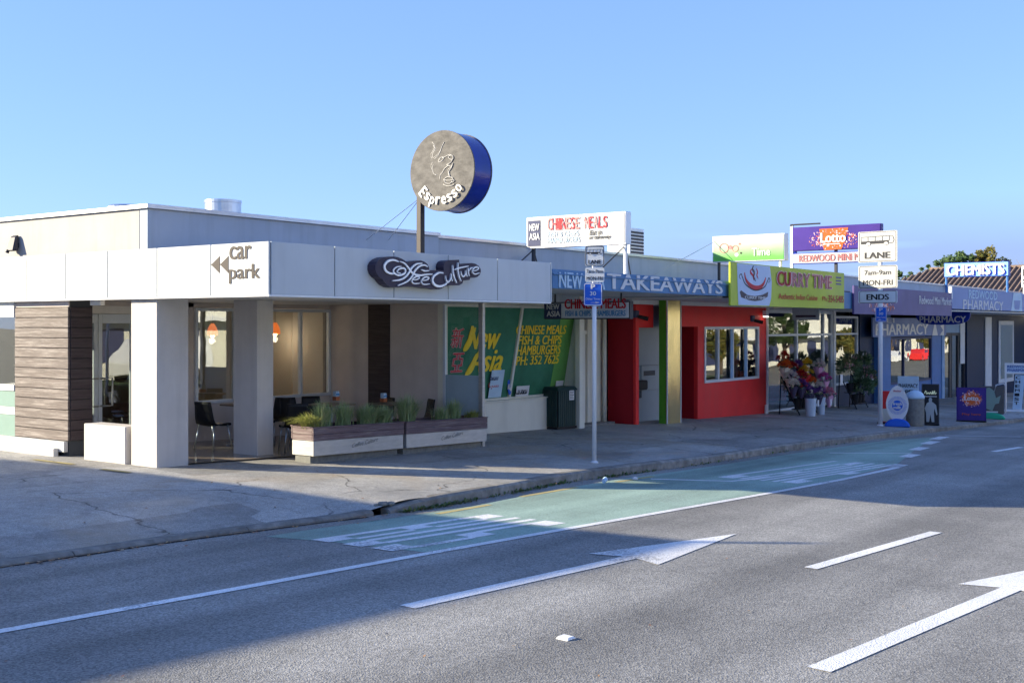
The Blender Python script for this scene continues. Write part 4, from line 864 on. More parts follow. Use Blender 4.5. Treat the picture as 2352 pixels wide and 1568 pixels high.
# wall with sliding windows
zg = gz(30)
RY = 14.48
w0, w1 = OY(1617, 880, RY), OY(1742, 752, RY); wz0, wz1 = w0.z, OY(1617, 750, RY).z
bx('front_wall', 'red', rs, 28.58, 33.12, RY, RY+.12, -1.3, wz0, .004); bx('front_wall', 'red', rs, 28.58, w0.x, RY, RY+.12, wz0, wz1, 0); bx('front_wall', 'red', rs, w1.x, 33.12, RY, RY+.12, wz0, wz1, 0)
bx('lintel', 'red', rs, 26.79, 33.12, RY+.001, RY+.12, wz1, 2.42, .004)
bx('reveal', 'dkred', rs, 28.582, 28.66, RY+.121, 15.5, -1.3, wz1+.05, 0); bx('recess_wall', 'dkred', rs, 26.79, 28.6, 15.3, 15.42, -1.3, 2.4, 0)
sw = w1.x-w0.x
wn = window(rs, 'window', RY-.03, [w0.x, w0.x+sw*.24, w0.x+sw*.50, w0.x+sw*.76, w1.x], wz0, wz1, 'alu', 'glass_dark', .075, .1)
bx('sliding_sash', 'ltblue', rs, w0.x+sw*.44, w0.x+sw*.50-.04, RY-.045, RY-.032, wz0+.08, wz1-.08, .003); bx('sliding_sash', 'ltblue', rs, w0.x+sw*.70, w0.x+sw*.76-.04, RY-.045, RY-.032, wz0+.08, wz1-.08, .003)
MB().tube([(33.16, RY-.02, -1.2), (33.16, RY-.02, 2.4)], .045, 8).build('corner_trim', 'ltgrey_sign', rs)
a = G(1747, 948); MB().cyl((a.x-.1, RY-.07, gz(33)-.05), (a.x-.1, RY-.07, gz(33)+.26), .05).build('pipe_stub', 'whitepaint', rs)
def camera_fix(x, y, Y, lab):
    p = OY(x, y, Y); o = thing('security_camera', lab, 'security camera', tuple(p))
    MB().box(p.x-.1, p.x+.1, p.y-.02, p.y+.1, p.z-.08, p.z+.1).build('mount', 'navy_panel', o, bev=.02); MB().cyl((p.x, p.y-.03, p.z-.05), (p.x+.14, p.y-.24, p.z-.11), .045, .055).build('housing', 'black', o); return o
camera_fix(1463, 722, 14.40, 'dark security camera on the red pier above the cash machine')
camera_fix(1730, 732, RY-.05, 'dark security camera above the red shop window')

# Curry Time sign board on the canopy edge
CY = 11.56
ct = thing('curry_sign', 'lime green Curry Time signboard with a steaming bowl on the canopy edge', 'sign', (28.4, CY, 2.24))
c0 = OY(1678, 699, CY).x; c1 = OY(1939, 712, CY).x; cz0, cz1 = 2.235, 3.235
bx('board', 'curry_green', ct, c0, c1, CY, CY+.05, cz0, cz1, .004)
cw = c1-c0; PC = lambda u, v: Vector((c0+cw*u, CY-.004, cz0+v*(cz1-cz0)))
MB().slab([PC(*q) for q in ((.055, .02), (.05, .5), (.045, .98), (.30, .98), (.315, .6), (.31, .2), (.295, .02))], (0, -.003, 0)).build('panel', 'curry_blue', ct)
PC = lambda u, v: Vector((c0+cw*u, CY-.009, cz0+v*(cz1-cz0)))
def arc(pts, wd, mat, nm='emblem'): q = smooth_pts(pts, 5); m = len(q); MB().ribbon([PC(p.x, p.y) for p in q], [wd*(.15+.85*math.sin(math.pi*(.05+.9*i/(m-1)))) for i in range(m)], (0, -1, 0), .004).build(nm, mat, ct)
arc([(.10, .78), (.11, .62), (.14, .5), (.18, .44), (.22, .46), (.25, .56), (.265, .70)], .11, 'red_l')
arc([(.17, .96), (.16, .88), (.175, .8), (.17, .70), (.185, .60)], .07, 'signback'); arc([(.155, .88), (.145, .8), (.165, .72), (.17, .62)], .06, 'red_l'); arc([(.19, .9), (.2, .82), (.195, .74), (.205, .66)], .05, 'red_l')
arc([(.07, .62), (.06, .68), (.075, .74), (.085, .66), (.11, .5), (.18, .38), (.25, .46), (.28, .62), (.29, .7), (.30, .64), (.285, .58)], .03, 'black_l')
MB().slab([PC(*q) for q in ((.065, .32), (.075, .20), (.13, .14), (.18, .12), (.23, .15), (.28, .24), (.285, .36), (.24, .28), (.18, .24), (.12, .26), (.075, .36))], (0, -.003, 0)).build('ribbon_banner', 'signback', ct)
PC2 = lambda u, v: PC(u, v)+Vector((0, -.006, 0))
def tct(s, u0, u1, v0, v1, mat, **k): a = PC2(u0, v0); return text(s, a, (cw*(u1-u0), 0, 0), (0, 0, (cz1-cz0)*(v1-v0)), mat, ct, th=.004, **k)
tct('CURRY TIME', .10, .26, .165, .235, 'white_l', bold=.01)
tct('CURRY TIME', .352, .868, .515, .90, 'pink_l', bold=.045, lift=.0); tct('CU', .356, .475, .53, .885, 'dkred', bold=.03, lift=.006); tct('RRY TIME', .487, .862, .535, .88, 'faded_red', bold=.015, lift=.006)
tct('Authentic Indian Cuisine', .37, .72, .20, .34, 'red_l'); tct('Ph:', .77, .82, .20, .32, 'red_l'); tct('354-5485', .83, .99, .17, .36, 'red_l')
for i in range(3): MB().slab([PC(.91, .66+i*.09), PC(.965, .66+i*.09), PC(.965, .70+i*.09), PC(.91, .70+i*.09)], (0, -.002, 0)).build('faded_print', 'purple2', ct)
# rooftop sign with bubbles
s3, z0, z1, ya, yb = lightbox('bubble_sign', 'faded white and green rooftop lightbox with red circle outlines', 28.4, 1636, 543, 603, 1802, .26, 'lightbox', 'cap', 2.8)
Q = lambda x, y: OX(x, y, 28.396)
def greenface():
    m, t, p = _mat('white_to_green_print'); N = t.nodes.new; l = t.links.new; tcn = N('ShaderNodeTexCoord'); sp = N('ShaderNodeSeparateXYZ'); l(tcn.outputs['Object'], sp.inputs[0])
    nz = N('ShaderNodeTexNoise'); nz.inputs['Scale'].default_value = 2.0; l(tcn.outputs['Object'], nz.inputs[0])
    m1 = N('ShaderNodeMath'); m1.operation = 'MULTIPLY_ADD'; m1.inputs[1].default_value = .18; m1.inputs[2].default_value = -.09; l(nz.outputs[0], m1.inputs[0])
    ad = N('ShaderNodeMath'); ad.operation = 'ADD'; l(sp.outputs['Z'], ad.inputs[0]); l(m1.outputs[0], ad.inputs[1])
    r = N('ShaderNodeValToRGB'); r.color_ramp.elements[0].position = .12; r.color_ramp.elements[0].color = (.09, .38, .045, 1); r.color_ramp.elements[1].position = .55; r.color_ramp.elements[1].color = (.48, .52, .44, 1); l(ad.outputs[0], r.inputs[0]); l(r.outputs[0], p.inputs['Base Color']); return m
MT['greenface'] = greenface()
for ch in s3.children:
    if ch.name.startswith('face'): ch.data.materials[0] = MT['greenface']
def ring(x, y, r_px, mat, fill=False):
    c = Q(x, y); r = r_px*px_m(c); pts = [c+Vector((0, r*1.05*math.cos(2*math.pi*k/20), r*math.sin(2*math.pi*k/20))) for k in range(21)]
    if fill: MB().slab(pts[:-1], (-.003, 0, 0)).build('dot', mat, s3)
    else: MB().ribbon(pts, .022, (-1, 0, 0), .003).build('ring', mat, s3)
ring(1663, 570, 10.5, 'faded_red'); ring(1677, 568, 4.8, 'faded_red', True); ring(1689, 571, 7, 'faded_red'); ring(1699, 560, 2.4, 'faded_red', True); ring(1702, 581, 2.4, 'letter', True); ring(1692, 585, 4.5, 'white_l', True)
tpx('Time', Q, 1727, 1769, 588, 570, 'white_l', s3, bold=.01)
MB().cyl((28.5, yb-.15, 2.72), (28.5, yb-.15, z0+.01), .04).build('post', 'darksteel', s3); MB().cyl((28.5, ya+.15, 2.72), (28.5, ya+.15, z0+.01), .04).build('post', 'whitepaint', s3)
MB().tube([(28.5, yb-.1, z1-.1), (26.0, 14.55, 3.0)], .008, 5).build('stay_wire', 'galv', s3)

# ---------------------------------------------------------------- mini market
mm = thing('mini_market', 'mini market with full height shop windows behind the flower display', 'shop', (38, WY, gz(38)))
shell(mm, 33.2, 43.1)
z0 = gz(37)-.1
bx('canopy_soffit', 'soffit', mm, 33.2, 43.1, FY+.2, WY, 2.30, 2.34, 0); bx('canopy_roof', 'roof', mm, 33.2, 43.1, FY+.2, WY, 2.62, 2.68, 0)
bx('canopy_edge', 'fascia_blue', mm, 31.9, 32.95, FY+.02, FY+.1, 2.25, 2.72, .004)
MX = [33.24, 35.9, 37.6, 38.35]
MYY = 14.75
b1 = OY(1765, 770, MYY).z
w = window(mm, 'shopfront', MYY, [33.26, 36.25, 38.6, 39.4], gz(38)+.05, 2.25, 'alu', 'glass_dark', .09, .1, transom=b1)
w = window(mm, 'shopfront', MYY, [39.6, 42.0], gz(41)+.75, 2.1, 'alu', 'glass_dark', .08, .1, transom=b1)
bx('stall_riser', 'navywall', mm, 39.42, 42.05, MYY, MYY+.12, -1.7, gz(41)+.74, 0); bx('post', 'whitepaint', mm, 39.41, 39.59, MYY-.06, MYY+.1, -1.6, 2.3, .006)
bx('pier', 'navywall', mm, 42.05, 44.1, MYY-.05, MYY+.2, -1.7, 2.3, 0)
bx('head_board', 'soffit', mm, 33.24, 42.06, MYY+.02, MYY+.2, 2.251, 2.31, 0)
for k, (x, h, m_) in enumerate(((34.2, 1.5, 'interior'), (35.2, .7, 'ltblue'), (37.0, 1.2, 'orange'), (38.0, 1.6, 'int_dark'), (40.5, 1.3, 'red'), (41.3, 1.5, 'mint'))):
    bx('shelf_unit', m_, mm, x, x+.75, 17.2, 17.6, gz(38), gz(38)+h, .01)
# hanging oval board over the shop windows
p = OY(1870, 722, 13.2)
# fascia sign
MYF = 11.62
f0 = OY(1962, 700, MYF).x; f1 = OY(2186, 700, MYF).x; mz0, mz1 = 2.10, 2.92
ms = thing('mini_market_sign', 'faded purple Redwood Mini Market signboard with an orange burst', 'sign', (f0, MYF, mz0))
bx('board', 'purple2', ms, f0, f1, MYF, MYF+.06, mz0, mz1, .004)
mw = f1-f0; PM = lambda u, v: Vector((f0+mw*u, MYF-.004, mz0+v*(mz1-mz0)))
def burst(fn, parent, cu, cv, ru, rv, n, seed, mats, nrm, big=.03, ring0=.55):
    rn = random.Random(seed)
    for mi, mt in enumerate(mats):
        mb = MB()
        for i in range(n):
            a = rn.uniform(0, 6.283); r = rn.uniform(ring0, 1)**.8; c = fn(cu+ru*r*math.cos(a), cv+rv*r*math.sin(a)); s = big*rn.uniform(.4, 1)*(1.4-r*.7); k = rn.uniform(0, 3)
            ax = Vector(nrm).normalized(); u = ax.orthogonal().normalized(); v = ax.cross(u)
            mb.poly([c+ax*(.004+.0009*mi+.00001*i)+(u*math.cos(k+q*2.09)+v*math.sin(k+q*2.09))*s*(1 if q else 1.7) for q in range(3)])
        tag(mb.build('confetti', mt, parent), kind='stuff')
burst(PM, ms, .24, .3, .12, .28, 40, 5, ['orange', 'faded_red', 'pink_l'], (0, -1, 0), .07, .15)
tq = PM(.615, .46); text('Redwood Mini Market', tq, (mw*.375, 0, 0), (0, 0, .27), 'white_l', ms, bold=.006)
# rooftop lotto sign with the name strip below
s4, z0_, z1_, ya, yb = lightbox('lottery_sign', 'purple rooftop lottery lightbox with an orange burst', 35.9, 1820, 523, 577, 2023, .25, 'purple', 'purple', 2.8)
Q = lambda x, y: OX(x, y, 35.896)
c = Q(1914, 549); a = Q(1880, 549); hw = (a.y-c.y); hh = 25*px_m(c)
MB().slab([(35.896, c.y+hw*u, c.z+hh*v) for u, v in ((.95, .98), (-1.0, 1.0), (-.55, -.95), (.62, -1.0))], (-.004, 0, 0)).build('burst_panel', 'orange', s4)
QQ = lambda u, v: Vector((35.893, c.y-hw*u, c.z+hh*v))
burst(QQ, s4, 0, 0, 1.7, .95, 60, 9, ['orange', 'faded_red', 'pink_l'], (-1, 0, 0), .035, .5)
Q2 = lambda x, y: OX(x, y, 35.885)
tpx('Lotto', Q2, 1884, 1943, 558, 535, 'white_l', s4, bold=.03); a = Q2(1891, 562); b = Q2(1929, 562); MB().slab([a, (b.x, b.y, a.z), (b.x, b.y, a.z+.025), (a.x, a.y, a.z+.025)], (-.003, 0, 0)).build('strapline', 'white_l', s4)
s5, zz0, zz1, y5, y6 = lightbox('name_strip_sign', 'narrow white strip sign reading Redwood Mini Market in faded red below the lottery sign', 35.9, 1820, 582, 607, 2035, .12, 'lightbox', 'royal', 2.8)
Q = lambda x, y: OX(x, y, 35.893); tpx('REDWOOD MINI MARKET', Q, 1835, 2026, 602, 586, 'faded_red', s5, bold=.02)
MB().box(36.0, 36.1, yb+.03, yb+.12, 2.68, z1_+.1).build('post', 'alu', s4); MB().box(36.0, 36.1, (ya+yb)/2, (ya+yb)/2+.08, 2.68, z0_).build('post', 'darksteel', s4); MB().tube([(36.0, yb+.1, z1_+.06), (36.0, yb+.1, z1_+.1), (36.0, yb-.9, z1_+.1)], .03, 6).build('frame_bar', 'darksteel', s4)
MB().box(36.03, 36.1, y6-.08, y6, zz1, z0_).build('hanger', 'royal', s5); MB().box(36.03, 36.1, y5+.3, y5+.36, zz1, z0_).build('hanger', 'royal', s5)
s4['label'] = 'purple rooftop lottery lightbox with an orange burst above the name strip'

# ---------------------------------------------------------------- pharmacy
pm = thing('pharmacy_shop', 'pharmacy with blue shopfront frames and a pale blue fascia', 'shop', (47, WY, gz(47)))
shell(pm, 43.1, 68)
bx('canopy_soffit', 'soffit', pm, 43.1, 68, FY+.05, WY, 2.28, 2.32, 0); bx('canopy_roof', 'roof', pm, 43.1, 68, FY+.05, WY, 2.7, 2.76, 0)
PY = 14.5
PP = lambda x, y: OY(x, y, PY)
pz = gz(47)
px0 = PP(2020, 800).x; px1 = PP(2168, 800).x
bx('pilaster', 'bluepaint', pm, px0, PP(2046, 800).x, PY, PY+.3, -2, 2.2, .006); bx('pilaster', 'bluepaint', pm, PP(2141, 800).x, px1-.4, PY, PY+.3, -2, 2.2, .006); bx('pilaster', 'ltblue', pm, px1-.395, px1, PY-.04, PY+.3, -2, 2.2, .006)
wz0, wz1 = PP(2046, 884).z, PP(2046, 775).z
window(pm, 'window', PY+.02, [PP(2046, 800).x+.002, PP(2078, 800).x, PP(2141, 800).x-.002], wz0, wz1, 'navy_panel', 'glass_dark', .08, .1)
bx('stall_riser', 'bluepaint', pm, PP(2046, 800).x, PP(2141, 800).x, PY+.05, PY+.25, -2, wz0, 0)
# window sign above
so_ = thing('pharmacy_window_sign', 'purple blue board reading PHARMACY above the pharmacy window', 'sign', tuple(PP(2000, 774)))
a = PP(1999, 774); b = PP(2168, 774); t = PP(1999, 729).z
bx('board', 'pharm', so_, a.x, b.x, PY-.1, PY-.04, a.z, t, .004)
def tp2(s, x0, x1, yb, yt, mat, par, Y, **k): fn = lambda x, y: OY(x, y, Y); return tpx(s, fn, x0, x1, yb, yt, mat, par, **k)
tp2('PHARMACY', 2011, 2132, 770.5, 743.5, 'bone', so_, PY-.106, bold=.02); tp2('EI', 2036, 2054, 741, 730, 'white_l', so_, PY-.106, bold=.01)
mq = lambda x, y: OY(x, y, PY-.106)
MB().slab([mq(2141, 770), mq(2154, 770), mq(2149, 744), mq(2146, 744)], (0, -.004, 0)).build('emblem', 'bone', so_); MB().slab([mq(2158, 770), mq(2168, 770), mq(2168, 744), mq(2160, 748), mq(2166, 758)], (0, -.004, 0)).build('emblem', 'bone', so_)
# door and the dark wall beyond
dx0, dx1 = px1, PP(2190, 800).x
d = MB(); zt2 = PP(2180, 765).z; d.box(dx0, dx0+.12, PY+.1, PY+.18, pz-.4, zt2); d.box(dx1-.25, dx1, PY+.1, PY+.18, pz-.4, zt2); d.box(dx0+.12, dx1-.25, PY+.1, PY+.18, zt2-.15, zt2); dr = d.build('door', 'darksteel', pm, bev=.004); MB().box(dx0+.1, dx1-.2, PY+.13, PY+.14, pz-.4, zt2-.1).build('pane', 'glass_dark', dr)
ex0, ex1 = dx1+.05, PP(2222, 800).x
bx('transom', 'ltblue', pm, px1, ex1, PY+.1, PY+.2, zt2+.01, 2.27, 0)
window(pm, 'sidelight', PY+.1, [ex0, (ex0+ex1)/2, ex1], gz(54)-.2, zt2, 'darksteel', 'glass_dark', .12, .1)
bx('poster_panel', 'ltgrey_sign', pm, (ex0+ex1)/2+.2, ex1-.2, PY+.06, PY+.09, .0, 1.9, 0)
bx('dark_wall', 'navywall', pm, ex1+.01, 68, PY+.02, PY+.3, -2.6, 2.27, 0)
hp = thing('hair_salon_window', 'tall pale window strip in the dark navy wall past the pharmacy door', 'window', tuple(PP(2290, 915)))
for x0, x1, yt, yb_ in ((2262, 2276, 728, 905), (2293, 2327, 737, 880)):
    a = PP(x0, yb_); b = PP(x1, yt); bx('frame', 'ltgrey_sign', hp, a.x, b.x, PY-.04, PY+.015, a.z, b.z, .01); bx('pane', 'glass_dark', hp, a.x+.3, b.x-.3, PY-.05, PY-.042, a.z+.2, b.z-.2, 0) if x0 > 2280 else None
# fascia sign
g0 = OY(2187, 700, FY).x; g1 = 68
ps = thing('pharmacy_sign', 'pale blue Redwood Pharmacy fascia board with white letters', 'sign', (g0, FY, 2.4))
gzb, gzt = OY(2187, 709, FY).z, OY(2187, 659, FY).z
bx('board', 'pharm', ps, g0, g1, FY, FY+.05, gzb, gzt, .004); bx('end_cap', 'whitepaint', ps, g0-.16, g0-.005, FY-.02, FY+.08, gzb+.35, gzt+.02, .004)
tp2('REDWOOD', 2225, 2290, 685, 665, 'pale_blue_l', ps, FY-.004, bold=.008); tp2('PHARMACY', 2212, 2304, 711, 687, 'white_l', ps, FY-.004, bold=.008)
mq = lambda x, y: OY(x, y, FY-.006)
MB().slab([mq(2322, 714), mq(2348, 715), mq(2346, 673), mq(2328, 672)], (0, -.004, 0)).build('emblem_panel', 'pale_blue_l', ps); mq = lambda x, y: OY(x, y, FY-.012); MB().slab([mq(2331, 711), mq(2341, 711), mq(2344, 690), mq(2329, 690)], (0, -.004, 0)).build('emblem', 'pharm', ps)
# rooftop chemists sign
s6, z0_, z1_, ya, yb = lightbox('chemists_sign', 'pale blue rooftop lightbox with white CHEMISTS lettering', 52.4, 2168, 604, 637, 2317, .3, 'chem', 'royal', 2.8)
Q = lambda x, y: OX(x, y, 52.39); 
a = Q(2175, 634); text('CHEMISTS', a+Vector((0, -.04, -.02)), (0, Q(2309, 634).y-a.y, 0), (0, 0, Q(2175, 610).z-a.z), 'royal', s6, bold=.03, th=.004)
text('CHEMISTS', a+Vector((-.02, .02, .02)), (0, Q(2309, 634).y-a.y, 0), (0, 0, Q(2175, 610).z-a.z), 'white_l', s6, bold=.03, th=.004)
for yy in (ya+.08, yb-.08): MB().cyl((52.5, yy, 2.7), (52.5, yy, z0_), .05).build('post', 'bluepaint', s6)
# hanging oval sign
hc = OX(2165, 722, 46.5); hs = thing('oval_pharmacy_sign', 'dark blue oval pharmacy sign hanging under the canopies', 'sign', tuple(hc))
hw_ = abs(OX(2228, 722, 46.5).y-hc.y); hh_ = .40
MB().slab([(46.5, hc.y+hw_*math.copysign(abs(math.cos(2*math.pi*k/28))**.6, math.cos(2*math.pi*k/28)), hc.z+hh_*math.copysign(abs(math.sin(2*math.pi*k/28))**.8, math.sin(2*math.pi*k/28))) for k in range(28)][::-1], (.1, 0, 0)).build('board', 'royal', hs)
Q = lambda x, y: OX(x, y, 46.494); tpx('PHARMACY', Q, 2112, 2219, 741, 726, 'white_l', hs, bold=.015); tpx('CARE CHEMIST SHOP', Q, 2120, 2207, 722, 712, 'white_l', hs) if False else None
for s_ in (-.6, .6): MB().cyl((46.55, hc.y+s_*hw_, hc.z+.3), (46.55, hc.y+s_*hw_, 2.3), .02).build('hanger', 'darksteel', hs)
# white rooftop sign cut by the right edge of the picture
s7, z0_, z1_, ya, yb = lightbox('white_rooftop_sign', 'white rooftop lightbox at the far right edge', 58, 2346, 611, 660, 2420, .3, 'lightbox', 'whitepaint', 2.8)
Q = lambda x, y: OX(x, y, 57.995)
for yt_, yb_ in ((618, 634), (641, 645), (649, 652)):
    a = Q(2350, yb_); b = Q(2410, yt_); MB().slab([a, (a.x, b.y, a.z), (a.x, b.y, Q(2350, yt_).z), (a.x, a.y, Q(2350, yt_).z)], (-.004, 0, 0)).build('print', 'black_l', s7)
for yy in (ya+.1, yb-.1): MB().cyl((58.1, yy, 2.7), (58.1, yy, z0_), .05).build('post', 'whitepaint', s7)

# ================================================================== SIGN POLES
def rrect(w, h, r=.03, n=4):
    pts = []
    for cx_, cy_, a0 in ((w/2-r, h/2-r, 0), (-w/2+r, h/2-r, 90), (-w/2+r, -h/2+r, 180), (w/2-r, -h/2+r, 270)):
        pts += [(cx_+r*math.cos(R_(a0+90*k/n)), cy_+r*math.sin(R_(a0+90*k/n))) for k in range(n+1)]
    return pts
def bus_icon(parent, o, rt, up, w, h, mat):
    """a coach seen from the side"""
    n = rt.cross(up); P = lambda u, v, l=.004: o+rt*(u*w)+up*(v*h)+n*l
    body = [(-.5, -.32), (.46, -.32), (.5, .0), (.46, .42), (.40, .46), (-.5, .40)]
    fr = MB(); q = [P(*b) for b in body]+[P(*body[0])]; fr.ribbon(q, h*.05, n, .003); fr.build('bus_outline', mat, parent)
    lo = MB(); lo.slab([P(-.5, -.32), (P(.34, -.32)), (P(.34, -.02)), (P(-.5, -.06))], n*.002); lo.build('bus_side', mat, parent)
    for u in (-.29, -.07, .15, .36): MB().ribbon([P(u, -.05), P(u, .42)], h*.045, n, .0028).build('bus_pillar', mat, parent)
    for u in (-.28, .26):
        MB().slab([P(u+.07*math.cos(k*.628), -.34+.16*math.sin(k*.628), .008) for k in range(10)], n*.002).build('bus_wheel', 'white_l', parent); MB().ribbon([P(u+.07*math.cos(k*.628), -.34+.16*math.sin(k*.628), .008) for k in range(11)], h*.035, n, .003).build('wheel_rim', mat, parent)
def sign_plate(root, c, rt, w, h, face, border, texts, icon=False, post=None):
    up = Vector((0, 0, 1)); n = rt.cross(up); o = MB().slab([c+rt*a+up*b for a, b in rrect(w, h)], -n*.004).build('plate', face, root)
    if border:
        q = [c+rt*a+up*b+n*.001 for a, b in rrect(w*.93, h*.94)]; MB().ribbon(q+[q[0]], .012, n, .002).build('border', border, o)
    for (s, u, v, tw, th_, mat, bold) in texts:
        text(s, c+rt*(u-tw/2)+up*(v-th_/2), rt*tw, up*th_, mat, o, th=.002, bold=bold, lift=.002)
    if icon: bus_icon(o, c+up*h*.2, rt, up, w*.84, h*.3, 'black_l')
    return o
def pole(px, top, label, r, yaw, plates):
    p = G(*px); dpt = p.x*FW[0]+p.y*FW[1]
    o = thing('sign_pole', label, 'sign pole', tuple(p)); k = dpt/FPX
    zf = lambda y: EYE-(y-HOR)*k
    MB().cyl((p.x, p.y, p.z-.1), (p.x, p.y, zf(top)), r, n=14).build('post', 'pole', o, smooth=True)
    MB().lathe([(r+.03, 0), (r+.03, .02), (r+.002, .04)], tuple(p), 14).build('collar', 'pole', o)
    rt = Vector((math.sin(yaw), -math.cos(yaw), 0)); n = rt.cross(Vector((0, 0, 1)))
    fsh = rt.x*RT[0]+rt.y*RT[1]
    for (y0, y1, wpx, xc, face, border, texts, icon) in plates:
        z1, z0 = zf(y0), zf(y1); w_ = wpx*k/abs(fsh); h = z1-z0
        c = Vector((p.x, p.y, (z0+z1)/2))+n*(r+.012)+rt*((xc-px[0])*k)
        sign_plate(o, c, rt, w_, h, face, border, [(s, u*w_, v*h, a*w_, b*h, m_, bo) for s, u, v, a, b, m_, bo in texts], icon)
        MB().box(p.x-.02, p.x+.02, p.y-.02, p.y+.02, c.z-.03, c.z+.03).build('clamp', 'galv', o)
    return o
LN = lambda v=-.3, b=.03: ('LANE', 0, v, .66, .2, 'black_l', b)
pole((1365, 1063), 566, 'white pole with grey bus lane plates and a blue P 30 parking plate', .037, R_(32),
     [(565, 611, 44, 1366, 'ltgrey_sign', 'black_l', [LN()], True), (615, 648, 44, 1366, 'ltgrey_sign', None, [('7am-9am', 0, .25, .85, .24, 'black_l', .004), ('MON-FRI', 0, -.24, .85, .24, 'black_l', .012)], False),
      (650, 702, 42, 1362, 'pblue', 'white_l', [('P', 0, .33, .24, .22, 'white_l', .03), ('30', 0, .04, .34, .18, 'white_l', .012), ('Other Times', 0, -.2, .8, .09, 'white_l', .0), ('\u2192', .12, -.36, .5, .08, 'white_l', .02)], False)])
pole((2022, 978), 531, 'tall white pole with bus lane plates and an ENDS plate near the pharmacy', .062, R_(-6),
     [(531, 602, 70, 2018, 'plate', 'letter', [LN(-.28, .03)], True), (610, 662, 70, 2018.5, 'plate', 'letter', [('7am-9am', 0, .2, .68, .21, 'black_l', .012), ('MON-FRI', 0, -.25, .76, .23, 'black_l', .012)], False),
      (668, 696, 70, 2018.5, 'ltgrey_sign', 'letter', [('ENDS', 0, 0, .58, .48, 'black_l', .03)], False),
      (705, 739, 20, 2026.5, 'pblue', 'white_l', [('P', 0, .32, .3, .2, 'white_l', .02), ('30', 0, .05, .4, .18, 'white_l', .01), ('Other Times', 0, -.2, .8, .08, 'white_l', 0), ('\u2190', 0, -.36, .6, .07, 'white_l', .02)], False)])

# ================================================================== PAVEMENT BOARDS AND BINS NEAR THE PHARMACY
def stand(name, label, cat, px, rz=None):
    p = G(*px); rz = math.atan2(p.y, p.x)-math.pi/2 if rz is None else rz
    o = thing(name, label, cat, tuple(p), rz); return o, px_m(p), WM[o]
# egg shaped milk sign
o, k, m = stand('milk_sign', 'white egg shaped fresh milk sign on a blue base', 'pavement sign', (2061, 980))
egg = lambda s, th=0: [(s*(.235-.05*math.sin(a) if math.sin(a) > 0 else .235)*math.cos(a)*(25*k/.235), 0, .17+40*k+s*40*k*math.sin(a)) for a in [2*math.pi*i/28 for i in range(28)]]
MB(m).slab(egg(1.0), (0, .03, 0)).build('panel', 'white_l', o); 
MB(m).slab([(27*k*math.cos(a)*1.05, -.14, .23*math.sin(a)) for a in [math.pi*i/12 for i in range(13)]], (0, .3, 0)).build('base', 'pblue', o, bev=.03)
cz = .17+35*k
MB(m).slab([(.5*24*k*math.cos(2*math.pi*i/20), -.004, cz+.5*24*k*math.sin(2*math.pi*i/20)) for i in range(20)], (0, -.004, 0)).build('roundel', 'pblue', o)
for i in range(36):
    a = 2*math.pi*i/36; ca, sa = math.cos(a), math.sin(a); r0, r1 = 14*k, 21*k; q = .0035*k/.0105
    MB(m).slab([(r0*ca-q*sa, -.004, cz+r0*sa+q*ca), (r1*ca-q*sa*1.5, -.004, cz+r1*sa+q*ca*1.5), (r1*ca+q*sa*1.5, -.004, cz+r1*sa-q*ca*1.5), (r0*ca+q*sa, -.004, cz+r0*sa-q*ca)][::-1], (0, -.003, 0)).build('ray', 'pblue', o)
def tl(s, m, x0, x1, z0, z1, mat, par, y=-.012, **kk):
    a = m @ Vector((x0, y, z0)); b = m @ Vector((x1, y, z0)); t = m @ Vector((x0, y, z1)); return text(s, a, b-a, t-a, mat, par, th=.002, **kk)
tl('fresh', m, -10.5*k, 10.5*k, cz+.3*k, cz+7.5*k, 'white_l', o, bold=.03); tl('milk', m, -8.5*k, 8.5*k, cz-8*k, cz-1*k, 'white_l', o, bold=.03); tl('Anchor', m, -9*k, 9*k, .17+66*k, .17+71*k, 'red_l', o, bold=.01)
# concrete bin
o, k, m = stand('round_bin', 'round grey concrete litter bin with a pale domed lid behind the milk sign', 'litter bin', (2102, 978))
r = 20*k; MB(m).lathe([(r*.93, 0), (r, .06), (r, 62*k), (r*.9, 63*k)], (0, 0, 0), 28).build('drum', 'bingrey', o, smooth=False); MB(m).lathe([(r*1.03, 63*k), (r*1.05, 68*k), (r*.95, 71*k), (r*.85, 75*k), (r*.6, 79*k), (r*.2, 82*k), (.01, 82.5*k)], (0, 0, 0), 28).build('lid', 'pale_blue_l', o, smooth=True)
# boards
def board(name, label, px, w, h, face, th=.03, z0=.03, frame=None, tilt=0.0, rz=None, legs=True):
    o, k, m = stand(name, label, 'pavement sign', px, rz); m2 = m @ Matrix.Rotation(tilt, 4, 'X'); WM[o] = m
    MB(m2).box(-w*k/2, w*k/2, -th/2, th/2, z0, z0+h*k).build('panel', face, o, bev=.01)
    if frame: 
        f = MB(m2); a = w*k/2; t = .025; f.box(-a-t, -a, -th/2-.006, th/2+.006, 0, z0+h*k+t); f.box(a, a+t, -th/2-.006, th/2+.006, 0, z0+h*k+t); f.box(-a, a, -th/2-.006, th/2+.006, z0+h*k, z0+h*k+t); f.build('frame', frame, o)
    if legs: MB(m2).box(-w*k/2-.03, w*k/2+.03, -.2, .2, 0, .04).build('foot', 'black', o, bev=.01)
    return o, k, m2
o, k, m = board('red_board', 'red pavement board half hidden behind the white pole', (2034, 972), 32, 72, 'red'); MB(m).box(-14*k, 14*k, -.022, -.018, .06, 34*k).build('print', 'cream', o)
